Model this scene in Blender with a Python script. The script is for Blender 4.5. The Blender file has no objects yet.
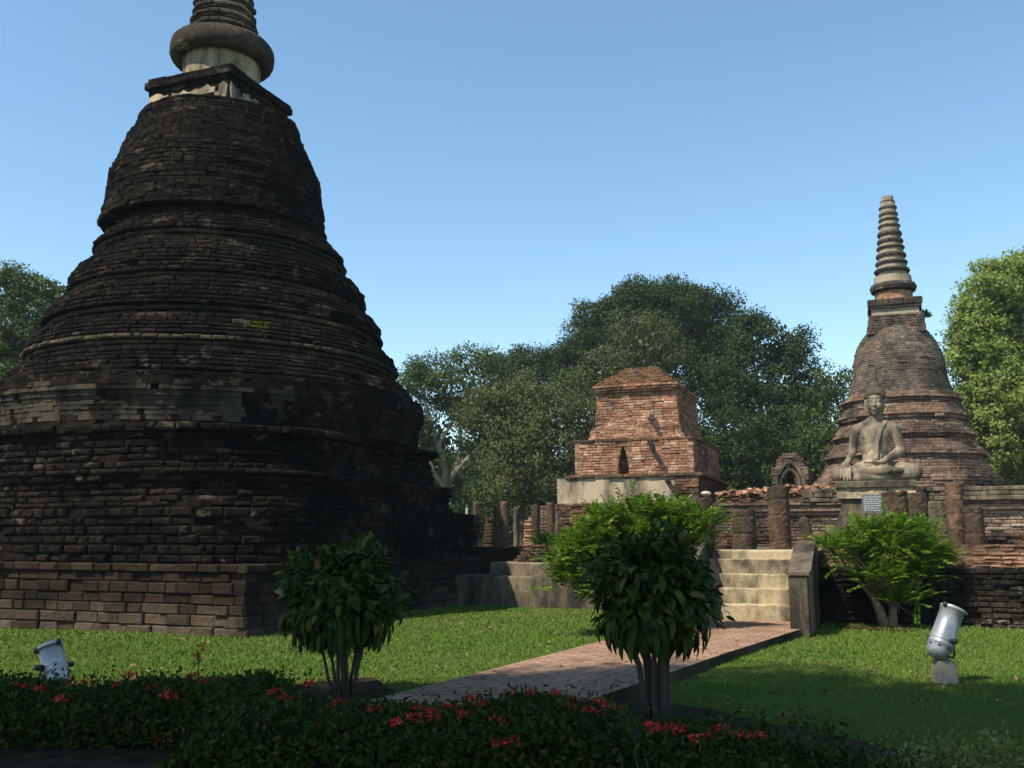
import bpy, math, random
import numpy as np
from mathutils import Vector, Matrix

R = math.radians
rng = np.random.default_rng(7)
random.seed(7)
S = bpy.context.scene
COL = S.collection

# ------------------------------------------------------------------ camera
PITCH = R(9.23); FPX = 960.0; EYE = 1.6
cam_d = bpy.data.cameras.new('camera'); cam = bpy.data.objects.new('camera', cam_d); COL.objects.link(cam)
cam_d.sensor_width = 36.0; cam_d.lens = 36.0 * FPX / 1024.0
cam_d.clip_start = 0.1; cam_d.clip_end = 3000
cam.location = (0, 0, EYE); cam.rotation_euler = (R(90) + PITCH, 0, 0)
S.camera = cam

# ------------------------------------------------------------------ light
SUN_AZ, SUN_EL = R(52), R(55)           # direction the light travels (from +Y towards +X), elevation
world = bpy.data.worlds.new('World'); S.world = world; world.use_nodes = True
nt = world.node_tree; nt.nodes.clear()
wo = nt.nodes.new('ShaderNodeOutputWorld'); bg = nt.nodes.new('ShaderNodeBackground')
sky = nt.nodes.new('ShaderNodeTexSky'); sky.sky_type = 'NISHITA'; sky.sun_disc = False
sky.sun_elevation = SUN_EL; sky.sun_rotation = SUN_AZ + math.pi
sky.air_density = 1.05; sky.dust_density = 0.25; sky.ozone_density = 1.2; sky.altitude = 60
bg.inputs['Strength'].default_value = 0.13
hs = nt.nodes.new('ShaderNodeHueSaturation'); hs.inputs['Hue'].default_value = .489; hs.inputs['Saturation'].default_value = 1.09
nt.links.new(sky.outputs[0], hs.inputs['Color']); nt.links.new(hs.outputs[0], bg.inputs[0]); nt.links.new(bg.outputs[0], wo.inputs[0])
sun_d = bpy.data.lights.new('sun', 'SUN'); sun_d.energy = 5.0; sun_d.angle = R(0.55); sun_d.color = (1, 0.91, 0.77)
sun = bpy.data.objects.new('sun', sun_d); COL.objects.link(sun)
L = Vector((math.sin(SUN_AZ) * math.cos(SUN_EL), math.cos(SUN_AZ) * math.cos(SUN_EL), -math.sin(SUN_EL)))
sun.rotation_euler = L.to_track_quat('-Z', 'Y').to_euler(); sun.location = (-30, -15, 40)
S.view_settings.view_transform = 'Standard'; S.view_settings.look = 'None'
S.view_settings.exposure = 0.74; S.view_settings.gamma = 1.0
S.render.engine = 'CYCLES'
S.cycles.max_bounces = 6; S.cycles.diffuse_bounces = 3; S.cycles.glossy_bounces = 2; S.cycles.transmission_bounces = 3

# ------------------------------------------------------------------ helpers
CP, SP = math.cos(PITCH), math.sin(PITCH)
def ray(px, py):
    u = 384.0 - py
    return px - 512.0, FPX * CP - u * SP, u * CP + FPX * SP
def P(px, py, Y):
    a, b, c = ray(px, py); k = Y / b
    return Vector((a * k, Y, EYE + c * k))
def G(px, py, z=0.0):
    a, b, c = ray(px, py); k = (z - EYE) / c
    return Vector((a * k, b * k, z))
def zat(py, Y): return P(512, py, Y).z
PHI = R(21)
EU = Vector((math.cos(PHI), -math.sin(PHI), 0)); EV = Vector((math.sin(PHI), math.cos(PHI), 0))
O0 = Vector((5.04, 16.7, 0))
def W(u, v, z=0.0): return O0 + EU * u + EV * v + Vector((0, 0, z))
def uv_of(p):
    d = Vector((p[0], p[1], 0)) - O0
    return d.dot(EU), d.dot(EV)

def tag(o, label=None, cat=None, group=None, kind=None):
    if label: o['label'] = label
    if cat: o['category'] = cat
    if group: o['group'] = group
    if kind: o['kind'] = kind
    return o
def empty(name, loc, label=None, cat=None, group=None, rz=0.0):
    o = bpy.data.objects.new(name, None); COL.objects.link(o)
    o.location = loc; o.rotation_euler = (0, 0, rz); o.empty_display_size = 0.3
    return tag(o, label, cat, group)

class MB:
    def __init__(s): s.v = []; s.f = []
    def add(s, vs, fs):
        b = len(s.v); s.v.extend([tuple(x) for x in vs]); s.f.extend([tuple(i + b for i in f) for f in fs])
    def box(s, o, ax, ay, az):   # corner o, edge vectors
        o, ax, ay, az = map(Vector, (o, ax, ay, az))
        p = [o, o+ax, o+ax+ay, o+ay]; p += [q+az for q in p]
        s.add(p, [(3,2,1,0),(4,5,6,7),(0,1,5,4),(1,2,6,5),(2,3,7,6),(3,0,4,7)])
    def prism(s, pts, z0, z1):
        n = len(pts); vs = [(p[0], p[1], z0) for p in pts] + [(p[0], p[1], z1) for p in pts]
        s.add(vs, [tuple(range(n-1, -1, -1)), tuple(range(n, 2*n))] + [(i, (i+1) % n, n+(i+1) % n, n+i) for i in range(n)])
    def lathe(s, prof, n=32, M=None, cap=True, jit=0.0):
        M = M or Matrix.Identity(4); vs = []; fs = []
        for k, (r, z) in enumerate(prof):
            for i in range(n):
                a = 2*math.pi*i/n; rr = r*(1+random.gauss(0, jit)) if jit else r
                vs.append(M @ Vector((rr*math.cos(a), rr*math.sin(a), z)))
        for k in range(len(prof)-1):
            for i in range(n):
                j = (i+1) % n; fs.append((k*n+i, k*n+j, (k+1)*n+j, (k+1)*n+i))
        if cap:
            fs.append(tuple(range(n-1, -1, -1))); m = (len(prof)-1)*n; fs.append(tuple(range(m, m+n)))
        s.add(vs, fs)
    def tube(s, pts, rad, n=7):
        pts = [Vector(p) for p in pts]; vs = []; fs = []
        for k, p in enumerate(pts):
            t = (pts[min(k+1, len(pts)-1)] - pts[max(k-1, 0)]).normalized()
            a = t.cross(Vector((0, 0, 1)) if abs(t.z) < .9 else Vector((1, 0, 0))).normalized(); b = t.cross(a)
            for i in range(n):
                th = 2*math.pi*i/n; vs.append(p + (a*math.cos(th) + b*math.sin(th))*rad[k])
        for k in range(len(pts)-1):
            for i in range(n):
                j = (i+1) % n; fs.append((k*n+i, k*n+j, (k+1)*n+j, (k+1)*n+i))
        fs.append(tuple(range(n-1, -1, -1))); m = (len(pts)-1)*n; fs.append(tuple(range(m, m+n)))
        s.add(vs, fs)
    def capsule(s, a, b, ra, rb, n=14, m=5, sq=1.0):
        a, b = Vector(a), Vector(b); d = (b-a); Lh = max(d.length, 1e-5); d.normalize()
        q = d.to_track_quat('Z', 'Y').to_matrix().to_4x4(); prof = []
        for i in range(m+1):
            t = -math.pi/2 + (math.pi/2)*i/m; prof.append((max(ra*math.cos(t), 1e-3), ra*math.sin(t)))
        for i in range(m+1):
            t = (math.pi/2)*i/m; prof.append((max(rb*math.cos(t), 1e-3), Lh + rb*math.sin(t)))
        s.lathe(prof, n, Matrix.Translation(a) @ q)
    def ell(s, c, r, n=20, m=12, rot=None):
        M = Matrix.Translation(Vector(c)) @ (rot or Matrix.Identity(4)) @ Matrix.Diagonal((r[0], r[1], r[2], 1))
        s.lathe([(max(math.cos(t), 1e-3), math.sin(t)) for t in [(-math.pi/2 + math.pi*i/m) for i in range(m+1)]], n, M)
    def build(s, name, mat, parent=None, smooth=False, origin=None):
        me = bpy.data.meshes.new(name)
        v = s.v
        if origin is not None:
            ox, oy, oz = origin; v = [(x-ox, y-oy, z-oz) for x, y, z in v]
        me.from_pydata(v, [], s.f); me.update()
        if smooth: me.polygons.foreach_set('use_smooth', [True]*len(me.polygons))
        o = bpy.data.objects.new(name, me); COL.objects.link(o)
        if mat: me.materials.append(mat)
        if parent: o.parent = parent
        if origin is not None and not parent: o.location = origin
        return o

def np_mesh(name, verts, faces_n, mat, parent=None, loc=None):
    """verts (N*faces_n,3): every face its own vertices"""
    n = len(verts); nf = n // faces_n
    me = bpy.data.meshes.new(name); me.vertices.add(n); me.vertices.foreach_set('co', np.ascontiguousarray(verts, dtype=np.float32).ravel())
    me.loops.add(n); me.loops.foreach_set('vertex_index', np.arange(n, dtype=np.int32))
    me.polygons.add(nf); me.polygons.foreach_set('loop_start', np.arange(0, n, faces_n, dtype=np.int32))
    me.polygons.foreach_set('loop_total', np.full(nf, faces_n, dtype=np.int32))
    me.update(calc_edges=True); me.materials.append(mat)
    o = bpy.data.objects.new(name, me); COL.objects.link(o)
    if parent: o.parent = parent
    if loc is not None: o.location = loc
    return o

# ------------------------------------------------------------------ materials
class NM:
    def __init__(s, name):
        s.m = bpy.data.materials.new(name); s.m.use_nodes = True; s.t = s.m.node_tree; s.t.nodes.clear()
        s.out = s.t.nodes.new('ShaderNodeOutputMaterial'); s.b = s.t.nodes.new('ShaderNodeBsdfPrincipled')
        s.t.links.new(s.b.outputs[0], s.out.inputs[0]); s.b.inputs['Roughness'].default_value = 0.9
        s.b.inputs['Specular IOR Level'].default_value = 0.04
        s.geo = s.n('ShaderNodeNewGeometry'); s.pos = s.geo.outputs['Position']
    def n(s, typ, **k):
        x = s.t.nodes.new(typ)
        for a, b in k.items(): setattr(x, a, b)
        return x
    def l(s, a, b): s.t.links.new(a, b)
    def noise(s, scale, detail=5, rough=.6, stretch=None, off=0.0):
        v = s.pos
        mp = s.n('ShaderNodeMapping'); s.l(v, mp.inputs[0])
        if stretch: mp.inputs['Scale'].default_value = stretch
        mp.inputs['Location'].default_value = (off, off*1.7, off*.6)
        x = s.n('ShaderNodeTexNoise'); s.l(mp.outputs[0], x.inputs['Vector'])
        x.inputs['Scale'].default_value = scale; x.inputs['Detail'].default_value = detail; x.inputs['Roughness'].default_value = rough
        return x.outputs[0]
    def ramp(s, fac, stops, interp='LINEAR'):
        r = s.n('ShaderNodeValToRGB'); s.l(fac, r.inputs[0]); r.color_ramp.interpolation = interp
        e = r.color_ramp.elements
        while len(e) < len(stops): e.new(0.5)
        for i, (p, c) in enumerate(stops):
            e[i].position = p; e[i].color = (c, c, c, 1) if isinstance(c, (int, float)) else (*c, 1)
        return r.outputs[0]
    def mix(s, fac, a, b, mode='MIX'):
        x = s.n('ShaderNodeMix', data_type='RGBA', blend_type=mode)
        for sock, val in ((x.inputs[0], fac), (x.inputs[6], a), (x.inputs[7], b)):
            if isinstance(val, (int, float)): sock.default_value = val
            elif isinstance(val, tuple): sock.default_value = (*val, 1)
            else: s.l(val, sock)
        return x.outputs[2]
    def math(s, op, a, b=0.0):
        x = s.n('ShaderNodeMath', operation=op)
        for i, val in enumerate((a, b)):
            if isinstance(val, (int, float)): x.inputs[i].default_value = val
            else: s.l(val, x.inputs[i])
        return x.outputs[0]
    def bump(s, h, strength=.5, dist=.02):
        x = s.n('ShaderNodeBump'); x.inputs['Strength'].default_value = strength; x.inputs['Distance'].default_value = dist
        s.l(h, x.inputs['Height']); s.l(x.outputs[0], s.b.inputs['Normal'])
    def col(s, c):
        if isinstance(c, tuple): s.b.inputs['Base Color'].default_value = (*c, 1)
        else: s.l(c, s.b.inputs['Base Color'])
    @property
    def rnd(s): return s.geo.outputs['Random Per Island']

def masonry_mat(name, c1, c2, c3, soot, soot_lo, soot_hi, pale=None, pale_at=.68, sc=1.0, pale_scale=.9, soot_scale=.45, seed=0.0, spk=.62, spc=(.13, .125, .10), bd=.05):
    m = NM(name)
    base = m.ramp(m.rnd, [(0, c1), (.5, c2), (1, c3)])
    fine = m.noise(9*sc, 6, .7, off=seed)
    base = m.mix(1.0, base, m.ramp(fine, [(.28, .35), (.72, 1.5)]), 'MULTIPLY')
    base = m.mix(1.0, base, m.ramp(m.noise(2.6*sc, 5, .65, off=seed+41), [(.3, .6), (.7, 1.4)]), 'MULTIPLY')
    sn = m.noise(soot_scale*sc, 7, .65, stretch=(1, 1, 1.6), off=seed+3)
    sn2 = m.noise(4*sc, 5, .7, stretch=(1, 1, .45), off=seed+9)
    f = m.math('ADD', m.math('MULTIPLY', sn, .7), m.math('MULTIPLY', sn2, .3))
    f = m.ramp(f, [(soot_lo, 0.0), (soot_hi, 1.0)])
    base = m.mix(f, base, soot)
    if pale:
        pn = m.noise(pale_scale*sc, 8, .72, stretch=(1, 1, 1.5), off=seed+21)
        pf = m.ramp(pn, [(pale_at, 0.0), (pale_at+.07, 1.0)])
        base = m.mix(pf, base, pale)
    ln = m.noise(5*sc, 8, .8, off=seed+33)
    base = m.mix(m.ramp(ln, [(spk, 0.0), (spk+.08, .55)]), base, spc)
    m.col(base); m.bump(m.noise(11*sc, 10, .78, off=seed+5), 1.0, bd)
    return m.m

def plaster_mat(name, c1, c2, stain, lo, hi, seed=0.0, streak=.25):
    m = NM(name)
    base = m.mix(m.noise(.8, 5, .6, off=seed), c1, c2)
    base = m.mix(m.ramp(m.noise(14, 5, .7, off=seed), [(.3, .72), (.7, 1.12)]), (0, 0, 0), base)
    st = m.noise(1.1, 8, .68, stretch=(1, 1, streak), off=seed+4)
    base = m.mix(m.ramp(st, [(lo, 0.0), (hi, 1.0)]), base, stain)
    sp = m.noise(6, 8, .75, off=seed+12)
    base = m.mix(m.ramp(sp, [(.6, 0.0), (.68, .7)]), base, tuple(x*.6 for x in stain))
    m.col(base); m.bump(m.noise(22, 8, .7, off=seed), .6, .02)
    return m.m

def leaf_mat(name, stops, trans=.25, rough=.6, spec=.1, patch=None):
    m = NM(name)
    c = m.ramp(m.rnd, stops)
    if patch:
        c = m.mix(m.ramp(m.noise(patch[0], 3, .5), [(.42, 0.0), (.62, 1.0)]), c, m.mix(.6, c, patch[1]))
    m.col(c); m.b.inputs['Roughness'].default_value = rough; m.b.inputs['Specular IOR Level'].default_value = spec
    tr = m.n('ShaderNodeBsdfTranslucent'); m.l(c, tr.inputs[0])
    mx = m.n('ShaderNodeMixShader'); mx.inputs[0].default_value = trans
    m.l(m.b.outputs[0], mx.inputs[1]); m.l(tr.outputs[0], mx.inputs[2]); m.l(mx.outputs[0], m.out.inputs[0])
    return m.m
def simple_mat(name, c, rough=.6, metal=0.0, noise=.15, sc=20, spec=.4):
    m = NM(name); n = m.noise(sc, 5, .6)
    m.col(m.mix(m.ramp(n, [(.3, 1-noise*2), (.7, 1+noise)]), (0, 0, 0), c)); m.b.inputs['Roughness'].default_value = rough
    m.b.inputs['Metallic'].default_value = metal; m.b.inputs['Specular IOR Level'].default_value = spec
    return m.m

M = {}
M['laterite'] = masonry_mat('laterite', (.014, .0105, .008), (.021, .0155, .0115), (.038, .027, .019), (.006, .0054, .005), .42, .60, (.105, .082, .060), .575, pale_scale=1.3, spk=.56, spc=(.070, .064, .050), bd=.14)
# the splash-worn foot of the great stupa: paler laterite, fading upwards over the lowest courses
def laterite_base():
    m = NM('laterite_foot')
    base = m.ramp(m.rnd, [(0, (.020, .015, .011)), (.5, (.030, .022, .015)), (1, (.052, .036, .025))])
    worn = m.ramp(m.rnd, [(0, (.060, .044, .030)), (1, (.13, .095, .066))])
    sep = m.n('ShaderNodeSeparateXYZ'); m.l(m.pos, sep.inputs[0])
    zn = m.math('ADD', sep.outputs[2], m.math('MULTIPLY', m.noise(1.6, 5, .7), .5))
    base = m.mix(m.ramp(zn, [(.35, 1.0), (.85, 0.0)]), base, worn)
    base = m.mix(m.ramp(m.noise(9, 6, .7), [(.3, .55), (.7, 1.25)]), (0, 0, 0), base)
    base = m.mix(m.ramp(m.noise(.6, 7, .65), [(.48, 0.0), (.62, .85)]), base, (.009, .008, .007))
    m.col(base); m.bump(m.noise(16, 8, .75), .9, .05); return m.m
M['laterite_foot'] = laterite_base()
M['old_plaster'] = plaster_mat('blackened_plaster', (.085, .068, .048), (.042, .038, .032), (.012, .011, .010), .42, .58, 0, .4)
M['pale_plaster'] = plaster_mat('pale_plaster', (.46, .37, .26), (.34, .27, .19), (.06, .05, .04), .46, .64, 2)
M['step_plaster'] = plaster_mat('cream_plaster', (.46, .38, .24), (.33, .27, .17), (.07, .058, .042), .45, .62, 5, .6)
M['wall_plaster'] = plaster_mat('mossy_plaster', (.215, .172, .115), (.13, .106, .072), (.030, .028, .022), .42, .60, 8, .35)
M['dark_plaster'] = plaster_mat('dark_wall_plaster', (.16, .135, .10), (.05, .042, .03), (.018, .016, .013), .36, .54, 14, .4)
M['brick_red'] = masonry_mat('orange_brick', (.20, .10, .062), (.29, .15, .092), (.40, .26, .175), (.055, .040, .032), .50, .64, (.46, .37, .28), .60, sc=.9, seed=4)
M['brick_roof'] = masonry_mat('mossy_roof_brick', (.12, .065, .038), (.17, .09, .05), (.20, .12, .07), (.05, .04, .03), .42, .62, None, sc=.9, seed=6)
M['brick_brown'] = masonry_mat('brown_brick', (.150, .099, .070), (.205, .137, .098), (.27, .188, .138), (.045, .037, .031), .44, .60, (.34, .27, .20), .64, sc=.8, seed=8)
M['brick_dark'] = masonry_mat('weathered_brick', (.095, .055, .036), (.15, .082, .052), (.22, .125, .075), (.028, .024, .02), .44, .60, (.26, .2, .14), .66, seed=12)
M['bell_brick'] = masonry_mat('greyed_bell_brick', (.115, .091, .070), (.148, .116, .089), (.19, .15, .115), (.05, .042, .035), .44, .62, (.27, .21, .155), .60, seed=71)
M['spire_pale'] = plaster_mat('greyed_spire_plaster', (.34, .285, .21), (.25, .21, .155), (.09, .08, .065), .48, .64, 25, .8)
M['spire_ring'] = masonry_mat('grey_spire_ring', (.060, .052, .043), (.085, .073, .06), (.11, .094, .077), (.04, .036, .031), .45, .62, (.3, .25, .19), .62, seed=75)
M['groove'] = masonry_mat('tan_groove', (.075, .060, .040), (.10, .078, .052), (.14, .105, .07), (.03, .030, .022), .40, .56, (.22, .165, .115), .62, seed=73)
M['bell_plaster'] = plaster_mat('worn_bell_plaster', (.17, .125, .09), (.12, .095, .07), (.05, .042, .034), .46, .62, 17, .8)
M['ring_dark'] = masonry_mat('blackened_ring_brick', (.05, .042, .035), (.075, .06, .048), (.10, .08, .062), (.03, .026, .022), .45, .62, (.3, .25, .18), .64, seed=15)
M['ring_pale'] = plaster_mat('buff_groove_plaster', (.36, .28, .19), (.28, .2, .13), (.09, .07, .05), .55, .7, 23, .8)
M['stone'] = plaster_mat('carved_stone', (.35, .285, .20), (.25, .205, .148), (.062, .054, .043), .43, .61, 30, .35)
M['hair_stone'] = plaster_mat('dark_carved_stone', (.10, .08, .058), (.07, .058, .042), (.06, .05, .04), .5, .65, 33, .6)
M['concrete'] = plaster_mat('lamp_concrete', (.30, .26, .19), (.24, .21, .16), (.12, .10, .07), .52, .7, 40, .5)
M['soil'] = simple_mat('soil', (.034, .022, .012), .95, 0, .4, 6, .05)
M['bark'] = simple_mat('bark', (.10, .075, .05), .9, 0, .3, 9)
M['pale_bark'] = simple_mat('pale_bark', (.19, .165, .125), .9, 0, .2, 9)
M['tan_bark'] = simple_mat('tan_bark', (.22, .15, .09), .9, 0, .25, 15)
M['stem'] = simple_mat('shrub_stem', (.060, .046, .029), .85, 0, .3, 30)
M['metal'] = simple_mat('lamp_metal', (.36, .36, .35), .42, .55, .08, 25)
M['metal_dark'] = simple_mat('lamp_bracket', (.03, .03, .032), .5, .3, .1, 25)
M['glass'] = simple_mat('lamp_glass', (.08, .09, .1), .1, 0, .05, 5, .6)
M['board'] = simple_mat('sign_board', (.085, .105, .115), .5, 0, .06, 10)
M['board_ink'] = simple_mat('sign_lettering', (.42, .42, .38), .6, 0, .1, 60)
M['tarp'] = simple_mat('pale_stone', (.40, .36, .30), .8, 0, .15, 10)

def grass_mat(name, blade=False):
    m = NM(name)
    c = m.mix(m.ramp(m.noise(.35, 6, .65), [(.35, 0.0), (.65, 1.0)]), (.074, .142, .017), (.118, .158, .032))
    if not blade:
        c = m.mix(m.ramp(m.noise(3.5, 8, .75), [(.3, .6), (.7, 1.25)]), (0, 0, 0), c)
        c = m.mix(m.ramp(m.noise(40, 4, .7), [(.3, .5), (.75, 1.35)]), (0, 0, 0), c)
    else:
        c = m.mix(m.ramp(m.rnd, [(0, .65), (1, 1.35)]), (0, 0, 0), c)
        c = m.mix(m.ramp(m.rnd, [(.9, 0.0), (.96, .8)]), c, (.16, .13, .05))
    m.col(c)
    if not blade: m.bump(m.noise(50, 6, .8), 1.0, .04)
    m.b.inputs['Roughness'].default_value = .7
    return m.m
M['grass'] = grass_mat('lawn_grass'); M['blade'] = grass_mat('grass_blades', True)
def paver_mat():
    m = NM('brick_pavers')
    mp = m.n('ShaderNodeMapping'); m.l(m.pos, mp.inputs[0]); mp.inputs['Rotation'].default_value = (0, 0, R(27)); mp.inputs['Scale'].default_value = (1, 1, 1)
    br = m.n('ShaderNodeTexBrick'); m.l(mp.outputs[0], br.inputs[0])
    br.inputs['Scale'].default_value = 1; br.inputs['Brick Width'].default_value = .30; br.inputs['Row Height'].default_value = .15; br.inputs['Mortar Size'].default_value = .012
    br.inputs['Color1'].default_value = (.25, .15, .098, 1); br.inputs['Color2'].default_value = (.32, .20, .135, 1); br.inputs['Mortar'].default_value = (.10, .07, .05, 1)
    c = m.mix(m.ramp(m.noise(1.3, 7, .7), [(.3, .6), (.7, 1.15)]), (0, 0, 0), br.outputs[0])
    m.col(c); m.bump(br.outputs['Fac'], -.5, .01); m.b.inputs['Roughness'].default_value = .85; return m.m
M['paver'] = paver_mat()

LF = {}
LF['olive'] = leaf_mat('olive_leaves', [(0, (.050, .064, .021)), (.5, (.070, .084, .030)), (1, (.095, .107, .042))], .25)
LF['mid'] = leaf_mat('mid_green_leaves', [(0, (.036, .062, .014)), (.6, (.050, .080, .019)), (1, (.072, .098, .024))], .25)
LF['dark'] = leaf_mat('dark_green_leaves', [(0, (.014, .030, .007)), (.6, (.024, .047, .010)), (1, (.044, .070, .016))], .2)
LF['light'] = leaf_mat('yellow_green_leaves', [(0, (.13, .185, .034)), (.5, (.18, .24, .048)), (1, (.22, .28, .075))], .42)
LF['feather'] = leaf_mat('bright_leaflets', [(0, (.040, .10, .006)), (.5, (.080, .17, .010)), (.9, (.15, .23, .02)), (1, (.28, .26, .06))], .38)
LF['shrub'] = leaf_mat('broad_leaves', [(0, (.013, .031, .004)), (.5, (.027, .055, .007)), (.82, (.050, .080, .011)), (.94, (.075, .085, .012)), (1, (.11, .075, .02))], .22, .5, .12)
LF['hedge'] = leaf_mat('hedge_leaves', [(0, (.012, .024, .004)), (.6, (.024, .042, .006)), (.9, (.050, .066, .010)), (1, (.08, .045, .018))], .15, .6, .06)
LF['pale_bush'] = leaf_mat('pale_bush_leaves', [(0, (.09, .12, .025)), (.6, (.16, .19, .04)), (1, (.26, .23, .09))], .3)
LF['fern'] = leaf_mat('fern_leaves', [(0, (.02, .05, .01)), (1, (.06, .10, .02))], .2)
M['petal'] = leaf_mat('red_petals', [(0, (.34, .012, .010)), (.6, (.55, .03, .02)), (1, (.66, .08, .06))], .2, .5)

# ------------------------------------------------------------------ masonry builder: every block a solid of its own
def wob(x, y, z): return math.sin(x*1.7+z*2.3)*math.cos(y*2.1-z*1.1)+.6*math.sin(x*4.1-y*3.3+z*5.2)
def block_layer(mb, pts, z0, z1, Lb, depth, jit, skip=0.0, cham=.022, filt=None, alt=None, tight=False):
    n = len(pts)
    for i in range(n):
        ax, ay = pts[i]; bx, by = pts[(i+1) % n]
        ex, ey = bx-ax, by-ay; ln = math.hypot(ex, ey)
        if ln < .04: continue
        tx, ty = ex/ln, ey/ln; nx, ny = ty, -tx
        k = max(1, int(round(ln/Lb)))
        if k == 1: cuts = [0, ln]
        else:
            off = random.uniform(.25, .75)
            cuts = [0] + [ln*(q-1+off + random.uniform(-.2, .2))/(k-1+.0) for q in range(1, k)] + [ln] if k > 1 else [0, ln]
            cuts = sorted(max(0, min(ln, c)) for c in cuts)
        for a, b in zip(cuts[:-1], cuts[1:]):
            if b-a < .05 or random.random() < skip: continue
            to = alt if (filt and filt(ax+tx*(a+b)/2, ay+ty*(a+b)/2, (z0+z1)/2)) else mb
            o = random.gauss(0, jit)+wob(ax+tx*a, ay+ty*a, z0)*jit*1.6; g = random.uniform(.002, .010)
            h0 = z0 + random.uniform(0, .006); h1 = z1 - random.uniform(0, .012)
            if tight: g, h0, h1 = -.002, z0, z1
            c = min(cham, (b-a)*.3, (h1-h0)*.35)
            def q(s, d, z, w=.004):
                return (ax+tx*s+nx*d+random.uniform(-w, w), ay+ty*s+ny*d+random.uniform(-w, w), z+random.uniform(-w, w))
            a2, b2 = a+g, b-g
            vs = [q(a2, -depth, h0), q(b2, -depth, h0), q(b2, -depth, h1), q(a2, -depth, h1),
                  q(a2, o-c, h0), q(b2, o-c, h0), q(b2, o-c, h1), q(a2, o-c, h1),
                  q(a2+c, o, h0+c, jit*.5), q(b2-c, o, h0+c, jit*.5), q(b2-c, o, h1-c, jit*.5), q(a2+c, o, h1-c, jit*.5)]
            to.add(vs, [(8,9,10,11), (4,5,9,8), (5,6,10,9), (6,7,11,10), (7,4,8,11), (0,1,5,4), (2,3,7,6), (1,2,6,5), (3,0,4,7)])
def core(mb, pts, z0, z1):
    mb.prism(pts, z0, z1)
def inset_poly(pts, d):
    cx = sum(p[0] for p in pts)/len(pts); cy = sum(p[1] for p in pts)/len(pts); out = []
    for x, y in pts:
        r = math.hypot(x-cx, y-cy); k = max(.05, (r-d)/r); out.append((cx+(x-cx)*k, cy+(y-cy)*k))
    return out
def rect(u0, u1, v0, v1):
    return [tuple(W(a, b)[:2]) for a, b in ((u0, v0), (u1, v0), (u1, v1), (u0, v1))]
def rect_in(u0, u1, v0, v1, d): return rect(u0+d, u1-d, v0+d, v1-d)
def block_wall(u0, u1, v0, v1, z0, z1, Lb, h, jit, mb=None, skip=.0, depth=.3, ragged=0.0):
    mb = mb or MB(); n = max(1, int(round((z1-z0)/h)))
    depth = min(depth, (u1-u0)*.45, (v1-v0)*.45)
    for i in range(n):
        a, b = z0+(z1-z0)*i/n, z0+(z1-z0)*(i+1)/n
        sk = skip + (ragged if i >= n-2 else 0)
        block_layer(mb, rect(u0, u1, v0, v1), a, b, Lb, depth, jit, sk)
    core(mb, rect_in(u0, u1, v0, v1, .07), z0, z1-h*(1.0 if ragged else .12))
    return mb
def ring_pts(cx, cy, r, s, Lb, phi=PHI):
    """circle of radius r cut to a square of half-side s (s=None: plain circle)"""
    per = 2*math.pi*r; n = max(10, int(per/Lb)); th = [2*math.pi*(i+random.uniform(-.28, .28))/n for i in range(n)]
    th0 = random.uniform(0, 6.28)
    out = []
    for t in sorted((x+th0) % (2*math.pi) for x in th):
        rr = r
        if s:
            rr = min(r, s/max(abs(math.cos(t)), abs(math.sin(t))))
        a = t - phi
        out.append((cx+rr*math.cos(a), cy+rr*math.sin(a)))
    return out
def ring_stack(mb, cx, cy, prof, z0, z1, h, Lb, jit, depth=.32, skip=.004, cham=.022, cj=0.0, filt=None, alt=None, tight=False):
    """prof: list of (z, r, s) sorted by z"""
    zs = [p[0] for p in prof]; rs = [p[1] for p in prof]; z = z0
    sides = [p[2] if p[2] else 99 for p in prof]
    prev = None
    while z < z1 - .02:
        hh = min(h*random.uniform(.85, 1.15), z1-z)
        if z1-z-hh < h*.4: hh = z1-z
        zm = z+hh*.5; r = float(np.interp(zm, zs, rs)); s = float(np.interp(zm, zs, sides)); s = None if s > 50 else s; r += random.gauss(0, cj)
        pts = ring_pts(cx, cy, r, s, Lb)
        block_layer(mb, pts, z, z+hh, Lb, min(depth, r*.5), jit, skip, cham, filt, alt, tight)
        cp = [(cx+(x-cx)*max(.1, (math.hypot(x-cx, y-cy)-.07)/math.hypot(x-cx, y-cy)), cy+(y-cy)*max(.1, (math.hypot(x-cx, y-cy)-.07)/math.hypot(x-cx, y-cy))) for x, y in ring_pts(cx, cy, r, s, .5)]
        core(mb, cp, z, z+hh-.008)
        z += hh
    return mb
def silh(axis, pts):
    """right-hand silhouette pixels -> (z, r) of a solid of revolution standing at axis"""
    D = math.hypot(*axis); ac = math.atan2(axis[0], axis[1]); out = []
    for px, py in pts:
        a, b, c = ray(px, py); d = math.atan2(a, b)-ac
        r = D*math.sin(d); dist = D*math.cos(d); out.append((EYE+dist*c/math.hypot(a, b), r))
    out.sort()
    for i in range(1, len(out)):
        if out[i][0] <= out[i-1][0]: out[i] = (out[i-1][0]+.01, out[i][1])
    return out
# ------------------------------------------------ thin morning haze over the whole site
hz = MB(); hz.box((-1300, -400, -1.2), (2600, 0, 0), (0, 2000, 0), (0, 0, 32)); ho = tag(hz.build('haze', None), 'faint even haze in the air over the site', 'haze', kind='stuff')
hm = bpy.data.materials.new('haze_air'); hm.use_nodes = True; ht = hm.node_tree; ht.nodes.clear()
h_o = ht.nodes.new('ShaderNodeOutputMaterial'); h_v = ht.nodes.new('ShaderNodeVolumePrincipled'); h_v.inputs['Density'].default_value = .00033; h_v.inputs['Color'].default_value = (.85, .92, 1, 1); h_v.inputs['Anisotropy'].default_value = .2
ht.links.new(h_v.outputs[0], h_o.inputs['Volume']); ho.data.materials.append(hm)
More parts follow.
